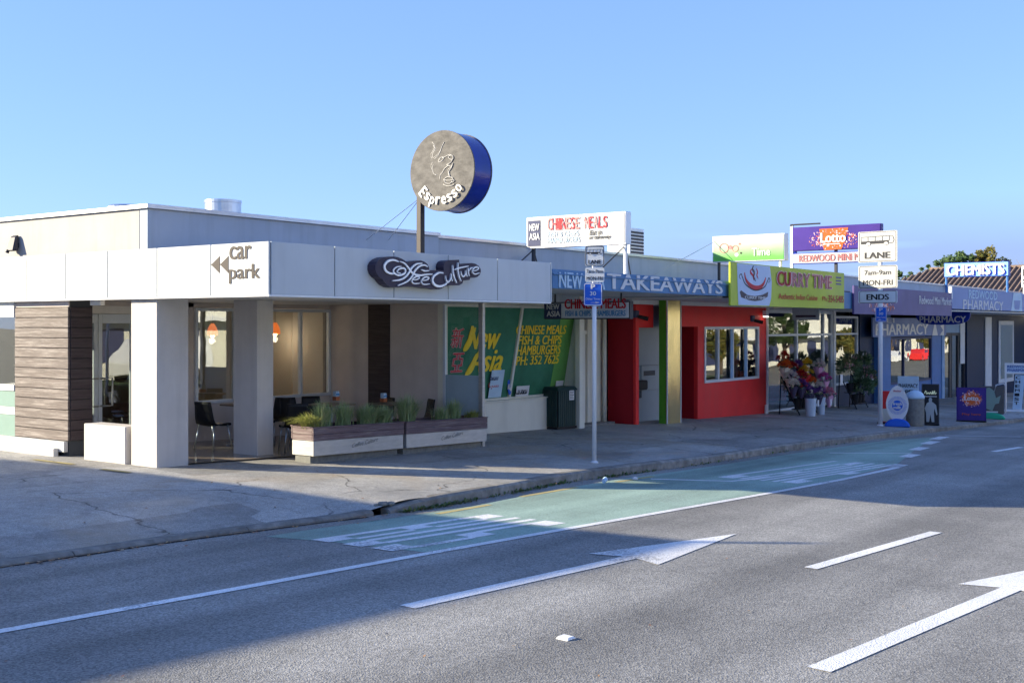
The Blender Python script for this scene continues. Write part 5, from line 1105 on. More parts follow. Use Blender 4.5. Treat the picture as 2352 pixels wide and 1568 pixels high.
o, k, m = board('pharmacy_open_board', 'pale grey board reading PHARMACY OPEN', (2086, 950), 46, 84, 'pale_blue_l'); tl('PHARMACY', m, -21*k, 21*k, .03+58*k, .03+67*k, 'black_l', o, y=-.018, bold=.015); tl('OPEN', m, -19*k, 19*k, .03+42*k, .03+53*k, 'black_l', o, y=-.018, bold=.02)
o, k, m = board('fashion_poster_board', 'black poster board with a pale figure beside the round bin', (2137, 976), 34, 90, 'black', frame='darksteel', tilt=R_(-6))
q_ = smooth_pts([(-13, 72), (-10, 79), (-8, 71), (-5, 75), (-2, 71), (0, 76), (3, 71), (5, 79), (6, 71), (9, 79), (10, 71), (13, 75)], 4); MB().ribbon([m @ Vector((p.x*k, -.018, p.y*k)) for p in q_], .02, m.to_3x3() @ Vector((0, -1, 0)), .003).build('script_print', 'gold', o); MB(m).box(-13*k, 14*k, -.02, -.017, 65*k, 66.5*k).build('print', 'white_l', o)
fig = [(-9, 4), (-3, 4), (0, 22), (3, 4), (9, 4), (8, 26), (9, 36), (14, 20), (16, 22), (13, 44), (6, 50), (3, 51), (4, 57), (2, 61), (-2, 61), (-4, 57), (-3, 51), (-8, 48), (-13, 36), (-10, 26)]
MB(m).slab([(a*k*.95, -.017, .04+b*k*.98) for a, b in fig], (0, -.003, 0)).build('printed_figure', 'atm', o)
o, k, m = board('lottery_board', 'purple pavement board with an orange lottery burst', (2231, 968), 60, 74, 'purple', tilt=R_(-4), frame='purple')
c_ = .03+50*k; MB(m).slab([(18*k*math.cos(2*math.pi*i/9)*(1 if i % 2 else 1.25), -.018, c_+15*k*math.sin(2*math.pi*i/9)*(1 if i % 2 else 1.25)) for i in range(9)], (0, -.004, 0)).build('burst_panel', 'orange', o)
mq_ = m
burst(lambda u, v: mq_ @ Vector((u*k, -.018, c_+v*k)), o, 0, 0, 24, 20, 45, 12, ['orange', 'faded_red', 'pink_l'], mq_.to_3x3() @ Vector((0, -1, 0)), .03, .4)
tl('Lotto', m, -15*k, 15*k, c_-4*k, c_+7*k, 'white_l', o, y=-.03, bold=.03); tl('Play here', m, -20*k, 20*k, .03+11*k, .03+17*k, 'orange', o, y=-.018, bold=.01)
o, k, m = stand('second_milk_sign', 'dark photo pavement sign on a green domed base', 'pavement sign', (2277, 962))
MB(m).slab([(30*k*math.cos(a), -.16, .21*math.sin(a)) for a in [math.pi*i/12 for i in range(13)]], (0, .32, 0)).build('base', 'green2' if 'green2' in MT else 'mint', o, bev=.03)
MB(m).box(-27*k, 27*k, -.02, .02, .16, .16+64*k).build('panel', 'int_dark', o, bev=.03); MB(m).slab([(a*k, -.024, .2+b*k) for a, b in ((-20, 30), (-12, 10), (2, 4), (8, 20), (16, 22), (20, 40), (10, 34), (6, 50), (-4, 58), (-16, 54))], (0, -.003, 0)).build('print', 'mint', o)
MB(m).box(-22*k, 14*k, -.026, -.0205, .18+2*k, .18+5*k).build('print', 'white_l', o)
MB(m).tube([(6*k, 0, 62*k), (10*k, 0, 78*k), (26*k, 0, 82*k), (30*k, 0, 76*k), (30*k, 0, .2)], .022, 8).build('frame', 'cap', o)
o, k, m = stand('chemist_frame_sign', 'white framed A board with a vertical CHEMIST panel at the far right', 'pavement sign', (2340, 946))
f = MB(m); a = 30*k; H_ = 112*k; f.box(-a, -a+.07, -.03, .03, .05, H_); f.box(a-.07, a, -.03, .03, .05, H_); f.box(-a, a, -.031, .031, H_-.07, H_); f.box(-a, a, -.031, .031, H_*.78, H_*.78+.06); f.build('frame', 'whitepaint', o, bev=.006)
MB(m).box(-a+.07, a-.07, -.015, .015, H_*.8, H_-.07).build('head_panel', 'pale_blue_l', o); MB(m).hexa([(-a*.45, -.06, .1), (a*.2, -.06, .1), (a*.2, -.03, .1), (-a*.45, -.03, .1), (-a*.25, -.05, H_*.76), (a*.45, -.05, H_*.76), (a*.45, -.02, H_*.76), (-a*.25, -.02, H_*.76)]).build('strip_panel', 'pale_blue_l', o); MB(m).box(-a-.05, a+.05, -.3, .3, 0, .07).build('base', 'whitepaint', o, bev=.03)
tl('REDWOOD', m, -a*.8, a*.8, H_*.905, H_*.955, 'royal', o, y=-.02, bold=.01); tl('PHARMACY', m, -a*.8, a*.8, H_*.83, H_*.885, 'royal', o, y=-.02, bold=.01)
for i, ch in enumerate('CHEMIST'): z = H_*.68-i*H_*.088; q = a*(-.02*i+.0)-.1; tl(ch, m, q, q+a*.34, z, z+H_*.06, 'black_l', o, y=-.075, bold=.015)

# ================================================================== PLANTERS AND GRASSES
def planter(x0, x1, y0, y1, label):
    o = thing('planter_box', label, 'planter', (x0, y0, gz(x0)), group='timber and steel planters in front of the cafe')
    def sb(name, mat, a, b, c, d, z0, z1, bev=.004):
        mb = MB(); mb.hexa([(a, c, z0+fz(a, c)), (b, c, z0+fz(b, c)), (b, d, z0+fz(b, c)), (a, d, z0+fz(a, c)), (a, c, z1+fz(a, c)), (b, c, z1+fz(b, c)), (b, d, z1+fz(b, c)), (a, d, z1+fz(a, c))]); return mb.build(name, mat, o, bev=bev)
    sb('plinth', 'bingrey', x0+.04, x1-.05, y0+.11, y1-.05, -.02, .115)
    st_ = sb('steel_skirt', 'steel', x0+.012, x1-.012, y0+.01, y1-.01, .118, .355)
    for i, (a, b) in enumerate(((.358, .452), (.456, .548))):
        sb('plank', 'plank', x0, x1, y0, y0+.03, a, b); sb('plank', 'plank', x0, x1, y1-.03, y1, a, b)
        sb('plank', 'plank', x0-.001, x0+.03, y0+.031, y1-.031, a, b); sb('plank', 'plank', x1-.03, x1+.001, y0+.031, y1-.031, a, b)
    for a, b, c, d in ((x0-.012, x1+.004, y0-.012, y0+.045), (x0-.012, x1+.004, y1-.045, y1+.012), (x0-.012, x0+.045, y0+.046, y1-.046), (x1-.045, x1+.004, y0+.046, y1-.046)): sb('rim_board', 'plank', a, b, c, d, .551, .572)
    sb('soil', 'soil', x0+.046, x1-.046, y0+.046, y1-.046, .40, .53, 0)
    xm = (x0+x1)/2-.2; q = fz(xm, y0)
    text('Coffee Culture', (xm, y0+.008, q+.20), (.62, 0, gz(xm+.62)-q+.05), (0, 0, .07), 'bingrey', st_, th=.001, shear=.3, lift=.001)
    return o
PL = OY(720, 1061, 13.14); PR = OY(1118, 1025, 13.14); XM = OY(930, 968, PL.y).x
planter(PL.x, XM-.02, PL.y, PL.y+.5, 'timber topped steel planter nearest the cafe column, sunlit on its end')
planter(XM+.02, PR.x, PL.y-.02, PL.y+.48, 'timber topped steel planter beside the glass screen post')
def tuft(px, y, Yp, hgt, wid, n, mat, label, seed, lean=(0, 0), droop=.5):
    p = OY(px, y, Yp); rn = random.Random(seed); base = Vector((p.x, Yp, fz(p.x, 13.4)+.52)); mb = MB()
    for i in range(int(n*4.2)):
        a = rn.uniform(0, 6.283); h = hgt*1.3*rn.uniform(.6, 1.05); sp = wid*2.1*rn.uniform(.05, 1)**.9; w_ = rn.uniform(.004, .0085)
        b0 = base+Vector((rn.gauss(0, .06), rn.gauss(0, .045), 0)); tip = Vector((math.cos(a)*sp+lean[0], math.sin(a)*sp*.8+lean[1], 0))
        side = Vector((-math.sin(a), math.cos(a), 0)); vs = []
        for k in range(5):
            t = k/4; q = b0+tip*(t**1.35)+Vector((0, 0, h*(t-min(.8, .25+droop*sp/wid*.5)*t**3*.75))); ww = w_*(1-t*.92); vs += [q-side*ww, q+side*ww]
        mb.add(vs, [(2*k, 2*k+1, 2*k+3, 2*k+2) for k in range(4)])
    o = thing('grass_tuft', label, 'ornamental grass', tuple(base), group='grasses in the planters'); tag(mb.build('blades', mat, o), kind='stuff'); return o
tuft(712, 975, 13.38, .30, .20, 150, 'grass_y', 'sunlit yellow green drooping grass at the left end of the planter', 1, (-.1, .02), .95)
tuft(742, 970, 13.47, .46, .16, 90, 'grass_g', 'upright green grass second from the left in the planter', 2, (-.03, 0), .3)
tuft(790, 968, 13.47, .44, .17, 90, 'grass_g', 'thin green grass third from the left with a white tag below', 3, (0, 0), .35)
tuft(842, 966, 13.37, .40, .24, 150, 'grass_g', 'dense green grass clump at the middle of the left planter', 4, (0, 0), .45)
tuft(880, 966, 13.37, .36, .22, 130, 'grass_g', 'low bushy grass clump just left of the planter joint', 5, (0, 0), .5)
tuft(935, 964, 13.37, .52, .24, 170, 'grass_g', 'tallest feathery grass right at the planter joint', 6, (0, 0), .35)
tuft(1012, 960, 13.37, .30, .16, 70, 'grass_g', 'small sparse grass in the right planter', 7)
tuft(1042, 958, 13.37, .42, .16, 80, 'grass_g', 'faint tall grass in front of the frosted glass screen', 8, (0, 0), .35)
tuft(1085, 956, 13.37, .20, .12, 40, 'grass_y', 'short dry reddish grass at the right end of the planter', 9)

# glass screen at the end of the terrace
gs = thing('glass_screen', 'tall glass wind screen with frosted lower half between planter and wall', 'glass screen', (17.4, 13.3, gz(17.4)))
MB().box(17.35, 17.43, 13.27, 13.37, gz(17.4)-.15, FB+.03).build('post', 'steel', gs, bev=.005)
MB().box(17.375, 17.415, 13.38, 14.25, gz(17.2)+.5, gz(17.2)+.54).build('rail', 'alu', gs)
MB().box(17.388, 17.396, 13.38, 14.25, OX(1060, 862, 17.2).z, FB).build('clear_pane', 'glass_clear', gs); MB().box(17.388, 17.396, 13.38, 14.25, gz(17.2)+.54, OX(1060, 862, 17.2).z-.004).build('frosted_pane', 'frost', gs)
MB().box(17.375, 17.415, 14.2, 14.255, gz(17.2), FB).build('wall_channel', 'alu', gs)

# ================================================================== TERRACE FURNITURE
def chair_proto(loc, rz, label):
    o = thing('cafe_chair', label, 'chair', loc, rz, 'black cafe chairs on the terrace'); m = WM[o]
    mb = MB(m); n = 9; prof = [(.21, .40), (.20, .435), (.1, .445), (-.12, .43), (-.185, .45), (-.215, .53), (-.235, .65), (-.25, .76), (-.265, .82)]
    vs = []
    for x, z in prof:
        wdt = .215 if z < .5 else .205-.03*((z-.5)/.32)
        for k in range(7):
            u = -1+2*k/6; cv = .022*(1-u*u); vs.append((x-(cv if z > .5 else 0), u*wdt, z-(cv if z <= .5 else 0)))
    fs = [(i*7+k, i*7+k+1, (i+1)*7+k+1, (i+1)*7+k) for i in range(n-1) for k in range(6)]
    s_ = mb.add(vs, fs).build('seat_shell', 'black', o, smooth=True); sm = s_.modifiers.new('thick', 'SOLIDIFY'); sm.thickness = .022
    for sx_ in (-1, 1):
        for sy_ in (-1, 1): MB(m).tube([(sx_*.16-.01, sy_*.17, .43), (sx_*.235-.01, sy_*.215, .0)], .0125, 8).build('leg', 'galv', o, smooth=True)
    MB(m).box(-.17, .17, -.19, .19, .405, .425).build('seat_frame', 'black', o, bev=.01)
    return o
def tz(x): return gz(x)+.016
spots = [(13.25, 16.0, R_(8), 'black chair with silver legs left of the second column, facing right'), (14.75, 16.15, R_(186), 'black chair facing left behind the second column'),
         (13.95, 14.75, R_(60), 'black chair with its back to the planter left end'), (14.35, 16.1, R_(-70), 'black chair against the cafe window behind the yellow grass'),
         (15.15, 15.95, R_(-95), 'black chair below the right hand cafe window'), (15.85, 16.2, R_(-120), 'black chair below the brown end wall'), (16.55, 15.2, R_(170), 'black chair in front of the dark wall stripe'), (16.75, 14.35, R_(150), 'black chair near the glass screen')]
c0 = None
for x, y, rz, lab in spots: chair_proto((x, y, tz(x)), rz, lab)
def table(x, y, label, rz=0):
    o = thing('cafe_table', label, 'table', (x, y, tz(x)), rz, 'cafe tables on the terrace'); m = WM[o]
    MB(m).box(-.32, .32, -.32, .32, .715, .745).build('top', 'wood_t', o, bev=.008); MB(m).cyl((0, 0, .03), (0, 0, .715), .028, n=12).build('pedestal', 'steel', o, smooth=True)
    for k in range(4):
        a = R_(45+90*k); MB(m).tube([(0, 0, .05), (math.cos(a)*.18, math.sin(a)*.18, .045), (math.cos(a)*.33, math.sin(a)*.33, .012)], .016, 6).build('foot', 'steel', o)
    return o
table(14.0, 16.05, 'square cafe table behind the second column'); table(15.3, 15.2, 'square cafe table behind the left planter'); table(16.45, 14.75, 'square cafe table behind the right planter')
def caddy(px, py, Yp, label):
    p = OY(px, py, Yp); o = thing('table_caddy', label, 'table caddy', (p.x, p.y, p.z-.09)); m = WM[o]
    MB(m).box(-.05, .05, -.05, .05, 0, .07).build('holder', 'terracotta', o, bev=.005); MB(m).box(-.045, .045, -.045, .045, .071, .17).build('sachets', 'pale_blue_l', o, bev=.01); MB(m).box(-.046, .046, -.046, -.0455, .10, .13).build('print', 'blue_l', o); return o
caddy(772, 908, 15.2, 'small blue and white sugar caddy above the left planter grasses'); caddy(881, 912, 14.75, 'small blue and white sugar caddy in front of the dark wall stripe')
p = OY(415, 790, BW-.05); mbd = thing('menu_board', 'framed dark menu board on the terrace wall beside the left window', 'menu board', tuple(p))
MB().hexa([(p.x-.32, BW-.035, .98), (p.x-.05, BW-.02, .98), (p.x-.05, BW-.003, .98), (p.x-.32, BW-.015, .98), (p.x-.32, BW-.16, 1.82), (p.x+.1, BW-.12, 1.85), (p.x+.1, BW-.1, 1.85), (p.x-.32, BW-.14, 1.82)]).build('frame', 'black', mbd); MB().hexa([(p.x-.28, BW-.048, 1.05), (p.x-.12, BW-.04, 1.05), (p.x-.12, BW-.036, 1.05), (p.x-.28, BW-.044, 1.05), (p.x-.28, BW-.162, 1.75), (p.x-.1, BW-.15, 1.77), (p.x-.1, BW-.145, 1.77), (p.x-.28, BW-.157, 1.75)]).build('sheet', 'bone', mbd); MB().box(p.x-.34, p.x, BW-.06, BW-.001, .93, .955).build('ledge', 'black', mbd)
def pendant(pos, label):
    o = thing('pendant_lamp', label, 'pendant lamp', tuple(pos), group='amber pendant lamps in the cafe'); x, y, z = pos
    MB().tube([(x, y, 2.5), (x, y, z+.16)], .006, 5).build('cord', 'black', o)
    MB().lathe([(.03, .16), (.05, .13), (.085, .07), (.105, .0), (.11, -.06), (.10, -.08)], (x, y, z), 16).build('shade', 'copper', o, smooth=True)
    MB().lathe([(.012, .0), (.035, -.03), (.045, -.075), (.03, -.11), (.008, -.125)], (x, y, z), 10).build('bulb', 'bulb', o, smooth=True)
    ld = bpy.data.lights.new('lamp_light', 'POINT'); ld.energy = 4; ld.color = (1, .8, .58); ld.shadow_soft_size = .06; lo_ = bpy.data.objects.new('lamp_light', ld); COL.objects.link(lo_); lo_.parent = o; lo_.location = (0, 0, -.19)
pendant(OY(632, 758, 18.5), 'amber pendant lamp seen through the left pane of the right hand cafe window'); pendant(OY(704, 758, 18.5), 'amber pendant lamp seen through the right pane of the right hand cafe window'); pendant(OY(488, 761, 18.5), 'amber pendant lamp seen in the left hand cafe window'); pendant(OX(12, 757, 11.7), 'amber pendant lamp in the window at the far left edge')

# ================================================================== FLOWERS OUTSIDE THE MINI MARKET
def FZp(zx, zy): return ((2150+zx/4.704)/1.2755, (900+zy/4.704)/1.2755)
def bloommat(n, c): MT[n] = leafmat(n, c, trans=.15)
bloommat('b_red', [(.45, .01, .015), (.6, .03, .02), (.3, .0, .01)]); bloommat('b_orange', [(.75, .12, .02), (.8, .25, .03), (.6, .03, .02)]); bloommat('b_yellow', [(.8, .5, .02), (.85, .62, .06), (.7, .4, .01)])
bloommat('b_pink', [(.75, .25, .38), (.8, .45, .5), (.6, .08, .25)]); bloommat('b_magenta', [(.55, .02, .25), (.7, .1, .4), (.5, .2, .5)]); bloommat('b_purple', [(.12, .03, .25), (.25, .1, .4), (.08, .03, .12)]); bloommat('b_white', [(.7, .68, .62), (.75, .6, .6), (.6, .62, .5)]); bloommat('b_leaf', [(.03, .08, .03), (.08, .15, .06), (.13, .21, .09), (.20, .26, .15)])
MT['wrap_pink'] = M('pink_paper', (.62, .33, .48), .5); MT['wrap_cream'] = M('cream_paper', (.6, .52, .42), .5); MT['wrap_dark'] = M('dark_paper', (.06, .05, .09), .5); MT['wrap_red'] = M('red_paper', (.5, .03, .03), .5); MT['bucket_white'] = M('white_bucket', (.50, .58, .66), .4, var=.08)
def bouquet(zx, zy, Yp, r, bm, wrap, label, seed, n=34, leaf=26):
    x, y = FZp(zx, zy); c = OY(x, y, Yp); rn = random.Random(seed); o = thing('bouquet', label, 'bouquet', tuple(c-Vector((0, 0, r*2.2))), group='wrapped bouquets outside the mini market')
    b = MB()
    for i in range(n):
        a = rn.uniform(0, 6.283); q = math.sqrt(rn.uniform(0, 1))*r*1.15; p = c+Vector((math.cos(a)*q, math.sin(a)*q*.8, .05+(1-(q/r/1.15)**2)*r*.8+rn.uniform(-.04, .04))); s = rn.uniform(.045, .075)
        for ring_, (rr, zz) in enumerate(((s, 0), (s*.7, s*.5))):
            m_ = 7; vs = [p+Vector((rr*math.cos(k*6.283/m_+i), rr*math.sin(k*6.283/m_+i), zz)) for k in range(m_)]+[p+Vector((0, 0, -s*.6 if ring_ == 0 else s*.15))]
            b.add(vs, [(k, (k+1) % m_, m_) for k in range(m_)])
    tag(b.build('blooms', bm, o), kind='stuff')
    l = MB()
    for i in range(leaf):
        a = rn.uniform(0, 6.283); q = r*rn.uniform(.5, 1.2); p = c+Vector((math.cos(a)*q, math.sin(a)*q*.7, rn.uniform(-.08, .05))); u = Vector((math.cos(a), math.sin(a), rn.uniform(.1, .8)))*.07; v = Vector((-math.sin(a), math.cos(a), .2))*.025
        l.add([p-u*.3, p+v+u*.4, p+u*1.3, p-v+u*.4], [(0, 1, 2, 3)])
    tag(l.build('foliage', 'b_leaf', o), kind='stuff')
    m_ = 12; w_ = MB(); vs = [c+Vector((r*.92*math.cos(k*6.283/m_), r*.7*math.sin(k*6.283/m_), .03*math.sin(k*2.5)-.01)) for k in range(m_)]+[c+Vector((.035*math.cos(k*6.283/m_), .035*math.sin(k*6.283/m_), -r*1.7)) for k in range(m_)]
    w_.add(vs, [(k, (k+1) % m_, m_+(k+1) % m_, m_+k) for k in range(m_)]).build('wrap', wrap, o)
bq = [(690, 730, 13.9, .17, 'b_red', 'wrap_dark', 'red bouquet at the top left of the flower stand'), (700, 830, 13.7, .16, 'b_orange', 'wrap_cream', 'orange bouquet below the red one'), (790, 850, 13.65, .15, 'b_red', 'wrap_dark', 'scarlet bouquet at the middle of the flower stand'), (1000, 790, 13.85, .12, 'b_yellow', 'wrap_cream', 'upper yellow bouquet on the flower stand'), (990, 920, 13.5, .17, 'b_yellow', 'wrap_red', 'lower large yellow bouquet'), (1165, 820, 13.6, .16, 'b_white', 'wrap_pink', 'cream bouquet in pink paper at the upper right'), (880, 830, 13.8, .13, 'b_purple', 'wrap_dark', 'dark purple bouquet behind the yellow ones'),
      (780, 980, 13.55, .17, 'b_white', 'wrap_cream', 'pale bouquet on the left of the stand'), (920, 970, 13.45, .15, 'b_red', 'wrap_red', 'deep red wrapped bouquet under the yellow'), (1060, 1040, 13.4, .13, 'b_orange', 'wrap_cream', 'small orange bouquet at the centre'), (1250, 1000, 13.35, .16, 'b_magenta', 'wrap_pink', 'magenta bouquet at the right of the stand'), (930, 1090, 13.35, .15, 'b_purple', 'wrap_dark', 'violet bouquet low on the stand'), (820, 1090, 13.45, .14, 'b_white', 'wrap_dark', 'white and green bouquet low on the left'),
      (1170, 1110, 13.3, .13, 'b_white', 'wrap_cream', 'white bouquet low on the right'), (1040, 1190, 13.2, .17, 'b_purple', 'wrap_dark', 'purple flowers standing in the left white bucket'), (1180, 1200, 13.2, .13, 'b_purple', 'wrap_dark', 'blue wrapped flowers in the right white bucket'), (1310, 1210, 13.15, .16, 'b_pink', 'wrap_pink', 'pink bouquet leaning out at the lower right')]
for i, (zx, zy, Y_, r, bm, wr, lab) in enumerate(bq): bouquet(zx, zy, Y_, r*1.4, bm, wr, lab, 40+i)
def bucket(px, Yp, r, h, mat, label, group):
    p = OY(px, 940, Yp); z = fz(p.x, Yp); o = thing('flower_bucket', label, 'bucket', (p.x, Yp, z), group=group)
    MB().lathe([(r*.8, 0), (r, h), (r*1.06, h+.005), (r*1.06, h+.03), (r*.96, h+.03), (r*.94, h-.05)], (p.x, Yp, z), 18).build('pail', mat, o, smooth=False)
    return o, p
for px, lab in ((1862, 'left white plastic flower bucket on the pavement'), (1886, 'right white plastic flower bucket on the pavement')):
    o, p = bucket(px, 13.12 if px < 1870 else 13.2, .17 if px < 1870 else .13, .5, 'bucket_white', lab, 'white flower buckets'); MB().box(p.x+.06, p.x+.19, 12.93, 12.935, fz(p.x, 13.1)+.28, fz(p.x, 13.1)+.48).build('price_tag', 'white_l', o)
def stand_rack(px, Yp, w_, tiers, label):
    p = OY(px, 935, Yp); o = thing('flower_rack', label, 'flower rack', (p.x, Yp, gz(p.x))); m = WM[o]
    for sx_ in (-1, 1):
        MB(m).tube([(sx_*w_/2, -.35, 0), (sx_*w_/2, .25, 1.15)], .018, 6).build('upright', 'black', o); MB(m).tube([(sx_*w_/2, .3, 0), (sx_*w_/2, .25, 1.15)], .018, 6).build('upright', 'black', o)
    for t in range(tiers):
        z = .16+t*.38; yy = -.22+t*.17; MB(m).box(-w_/2, w_/2, yy-.12, yy+.14, z, z+.025).build('shelf', 'black', o)
        nb = int(w_/.32)
        for k in range(nb): xx = -w_/2+.16+k*.32; MB(m).lathe([(.10, z+.026), (.135, z+.32), (.14, z+.325), (.125, z+.3)], (xx, yy, 0), 12).build('black_pail', 'black', o)
    return o
stand_rack(1832, 13.75, 1.35, 3, 'black tiered rack holding the bright bouquets'); stand_rack(1958, 13.9, 1.1, 2, 'black tiered rack holding the leafy lilies')
def leafy(zx, zy, Yp, r, label, seed, bl='b_pink', n=620, nb=16):
    x, y = FZp(zx, zy); c = OY(x, y, Yp); rn = random.Random(seed); o = thing('lily_bunch', label, 'cut flowers', tuple(c-Vector((0, 0, r))), group='leafy lily bunches outside the mini market'); l = MB()
    for i in range(n):
        a = rn.uniform(0, 6.283); ph_ = math.acos(rn.uniform(-.7, 1)); q = r*rn.uniform(.45, 1.05); d = Vector((math.sin(ph_)*math.cos(a), math.sin(ph_)*math.sin(a), math.cos(ph_))); p = c+d*q; u = (d+Vector((rn.uniform(-.5, .5), rn.uniform(-.5, .5), rn.uniform(-.3, .6)))).normalized()*.095; v = u.orthogonal().normalized()*.024
        l.add([p-u*.6, p+v, p+u, p-v], [(0, 1, 2, 3)])
    tag(l.build('foliage', 'b_leaf', o), kind='stuff'); b = MB()
    for i in range(nb):
        a = rn.uniform(0, 6.283); q = r*rn.uniform(.6, 1.0); p = c+Vector((math.cos(a)*q, -abs(math.sin(a))*q*.8, rn.uniform(-.5, .8)*r))
        for k in range(5): t = k*1.256+i; b.add([p, p+Vector((math.cos(t)*.03-.01, -.03, math.sin(t)*.03)), p+Vector((math.cos(t)*.07, -.05, math.sin(t)*.07)), p+Vector((math.cos(t+.5)*.04, -.03, math.sin(t+.5)*.04))], [(0, 1, 2, 3)])
    tag(b.build('blooms', bl, o), kind='stuff')
leafy(1580, 800, 13.9, .42, 'leafy lily bunch at the upper left of the right rack', 71); leafy(1780, 730, 14.0, .30, 'leafy bunch with pale tips at the top of the right rack', 72, 'b_white'); leafy(1800, 930, 13.75, .38, 'lily bunch with pink flowers in the middle of the right rack', 73, 'b_pink', 560, 24); leafy(1760, 1080, 13.6, .42, 'lily bunch with cream buds low on the right rack', 74, 'b_white'); leafy(1870, 1010, 13.55, .26, 'small leafy bunch with pink buds by the white pole', 75, 'b_pink')
p = OY(*FZp(1485, 980), 13.3); tg = MB().box(p.x-.11, p.x+.11, 13.3, 13.304, p.z-.15, p.z+.12).build('price_card', 'white_l', None); tag(tg, 'white price card hanging between the flower racks', 'price card')
# small lamp and hanging board under the curry sign
p = OY(1855, 722, 12.6); o = thing('hanging_board', 'small grey hanging board in shade under the curry signboard', 'sign', (p.x, 12.6, p.z)); MB().box(p.x-.02, p.x+.02, 12.25, 13.05, p.z-.16, p.z+.2).build('board', 'atm', o, bev=.004); MB().box(p.x-.024, p.x-.021, 12.35, 12.95, p.z-.08, p.z-.02).build('print', 'signback', o); MB().cyl((p.x, 12.65, p.z+.2), (p.x, 12.65, 2.42), .012).build('hanger', 'darksteel', o)
p = OY(1763, 722, 14.3); o = thing('bulkhead_lamp', 'small lit lamp at the corner of the red shop under the canopy', 'lamp', tuple(p)); MB().box(p.x-.1, p.x+.1, 14.3, 14.42, p.z-.05, p.z+.12).build('housing', 'whitepaint', o, bev=.01); MB().box(p.x-.1, p.x+.1, 14.31, 14.4, p.z-.085, p.z-.055).build('diffuser', 'tubelight', o)

# ================================================================== TREES, HOUSE ROOF BEHIND
def tree(name, label, base, h, rx, rz_, mat, seed, clumps=60, per=60, leaf=.13, trunk=.3, bare=False, cz=None, group=None):
    rn = random.Random(seed); base = Vector(base); o = thing(name, label, 'tree', tuple(base), group=group); cz = cz or h-rz_
    tb = MB(); top = base+Vector((0, 0, cz)); tb.tube([base+Vector((0, 0, -.3)), base+Vector((.05*h*.1, 0, cz*.5)), top+Vector((0, 0, rz_*.4))], [trunk, trunk*.75, trunk*.2], 9)
    for i in range(9 if not bare else 26):
        a = rn.uniform(0, 6.283); e_ = rn.uniform(.15, 1.1); st_ = base+Vector((0, 0, cz*rn.uniform(.45, 1.0))); L_ = rx*rn.uniform(.55, .95); dr = Vector((math.cos(a)*math.cos(e_), math.sin(a)*math.cos(e_), math.sin(e_)))
        mid = st_+dr*L_*.5+Vector((0, 0, .1*L_)); end = st_+dr*L_+Vector((0, 0, .25*L_)); tb.tube([st_, mid, end], [trunk*.32, trunk*.2, trunk*.05], 6)
        if bare:
            for j in range(7):
                q = st_.lerp(end, rn.uniform(.3, 1)); dd_ = (dr+Vector((rn.uniform(-.9, .9), rn.uniform(-.9, .9), rn.uniform(-.1, 1)))).normalized(); tb.tube([q, q+dd_*L_*.25, q+dd_*L_*.5+Vector((0, 0, .1))], [.03, .02, .008], 4)
    tb.build('trunk', 'bark' if not bare else 'twig', o, smooth=True)
    if clumps:
        l = MB()
        for c in range(clumps):
            a = rn.uniform(0, 6.283); ph_ = math.acos(rn.uniform(-.75, 1)); q = rn.uniform(.35, 1)**.6; cc = base+Vector((math.sin(ph_)*math.cos(a)*rx*q, math.sin(ph_)*math.sin(a)*rx*q, cz+math.cos(ph_)*rz_*q)); cr = rx*rn.uniform(.12, .26)
            for i in range(per):
                d = Vector((rn.gauss(0, 1), rn.gauss(0, 1), rn.gauss(0, .8))); d = d.normalized()*cr*rn.uniform(.2, 1)**.5; p = cc+d; u = Vector((rn.uniform(-1, 1), rn.uniform(-1, 1), rn.uniform(-.6, .6))).normalized()*leaf*rn.uniform(.6, 1.2); v = u.orthogonal().normalized()*leaf*.5
                l.add([p-u, p+v, p+u, p-v], [(0, 1, 2, 3)])
        tag(l.build('crown', mat, o), kind='stuff')
    return o
def far(px, t): d = dirp(px); return Vector((d[0]*t, d[1]*t, -2.6))
def ht(y, t): return EYE-(y-HOR)/FPX*t+2.6
tree('leafy_tree', 'dark green leafy tree behind the tiled roof', far(2192, 92), ht(571, 92), 1.75, 2.2, 'tree_g', 21, 80, 60, .16)
tree('autumn_tree', 'yellow green autumn tree beside the dark one behind the CHEMISTS sign', far(2268, 94), ht(563, 94), 1.55, 2.0, 'tree_y', 22, 70, 50, .15)
tree('bare_tree', 'bare twiggy tree at the right edge behind the tiled roof', far(2338, 98), ht(585, 98), 2.2, 2.2, 'twig', 23, 0, 0, bare=True, trunk=.14)
for i, (px, y, t) in enumerate(((2080, 625, 120), (2135, 616, 110))): tree('distant_shrub', ('small dark treetop peeping over the tiled roof ridge left', 'small green treetop peeping over the tiled roof beside the big tree')[i], far(px, t), ht(y-6, t), 1.2, 1.0, 'tree_g', 31+i, 22, 40, .16)
hr = thing('tiled_house', 'house with a brown concrete tile roof beyond the pharmacy', 'house', (76, 20, -1.8))
HX, RX, HE, RZ = 69.6, 75.6, 3.2, 5.32
MB().box(HX+.6, 82, 10, 24.8, -2.6, 3.25).build('wall', 'cream', hr)
for xa, xb in ((HX, RX), (82.2, RX)):
    MB().hexa([(xa, 9.5, HE-.08), (xb, 9.5, RZ-.1), (xb, 21.9, RZ-.1), (xa, 25.6, HE-.08), (xa, 9.5, HE-.02), (xb, 9.5, RZ-.04), (xb, 21.9, RZ-.04), (xa, 25.6, HE-.02)]).build('roof', 'tile', hr)
MB().add([(HX, 25.6, HE-.03), (RX, 21.9, RZ-.05), (82.2, 25.6, HE-.03)], [(0, 1, 2)]).build('hip', 'tile', hr)
yy = 9.6
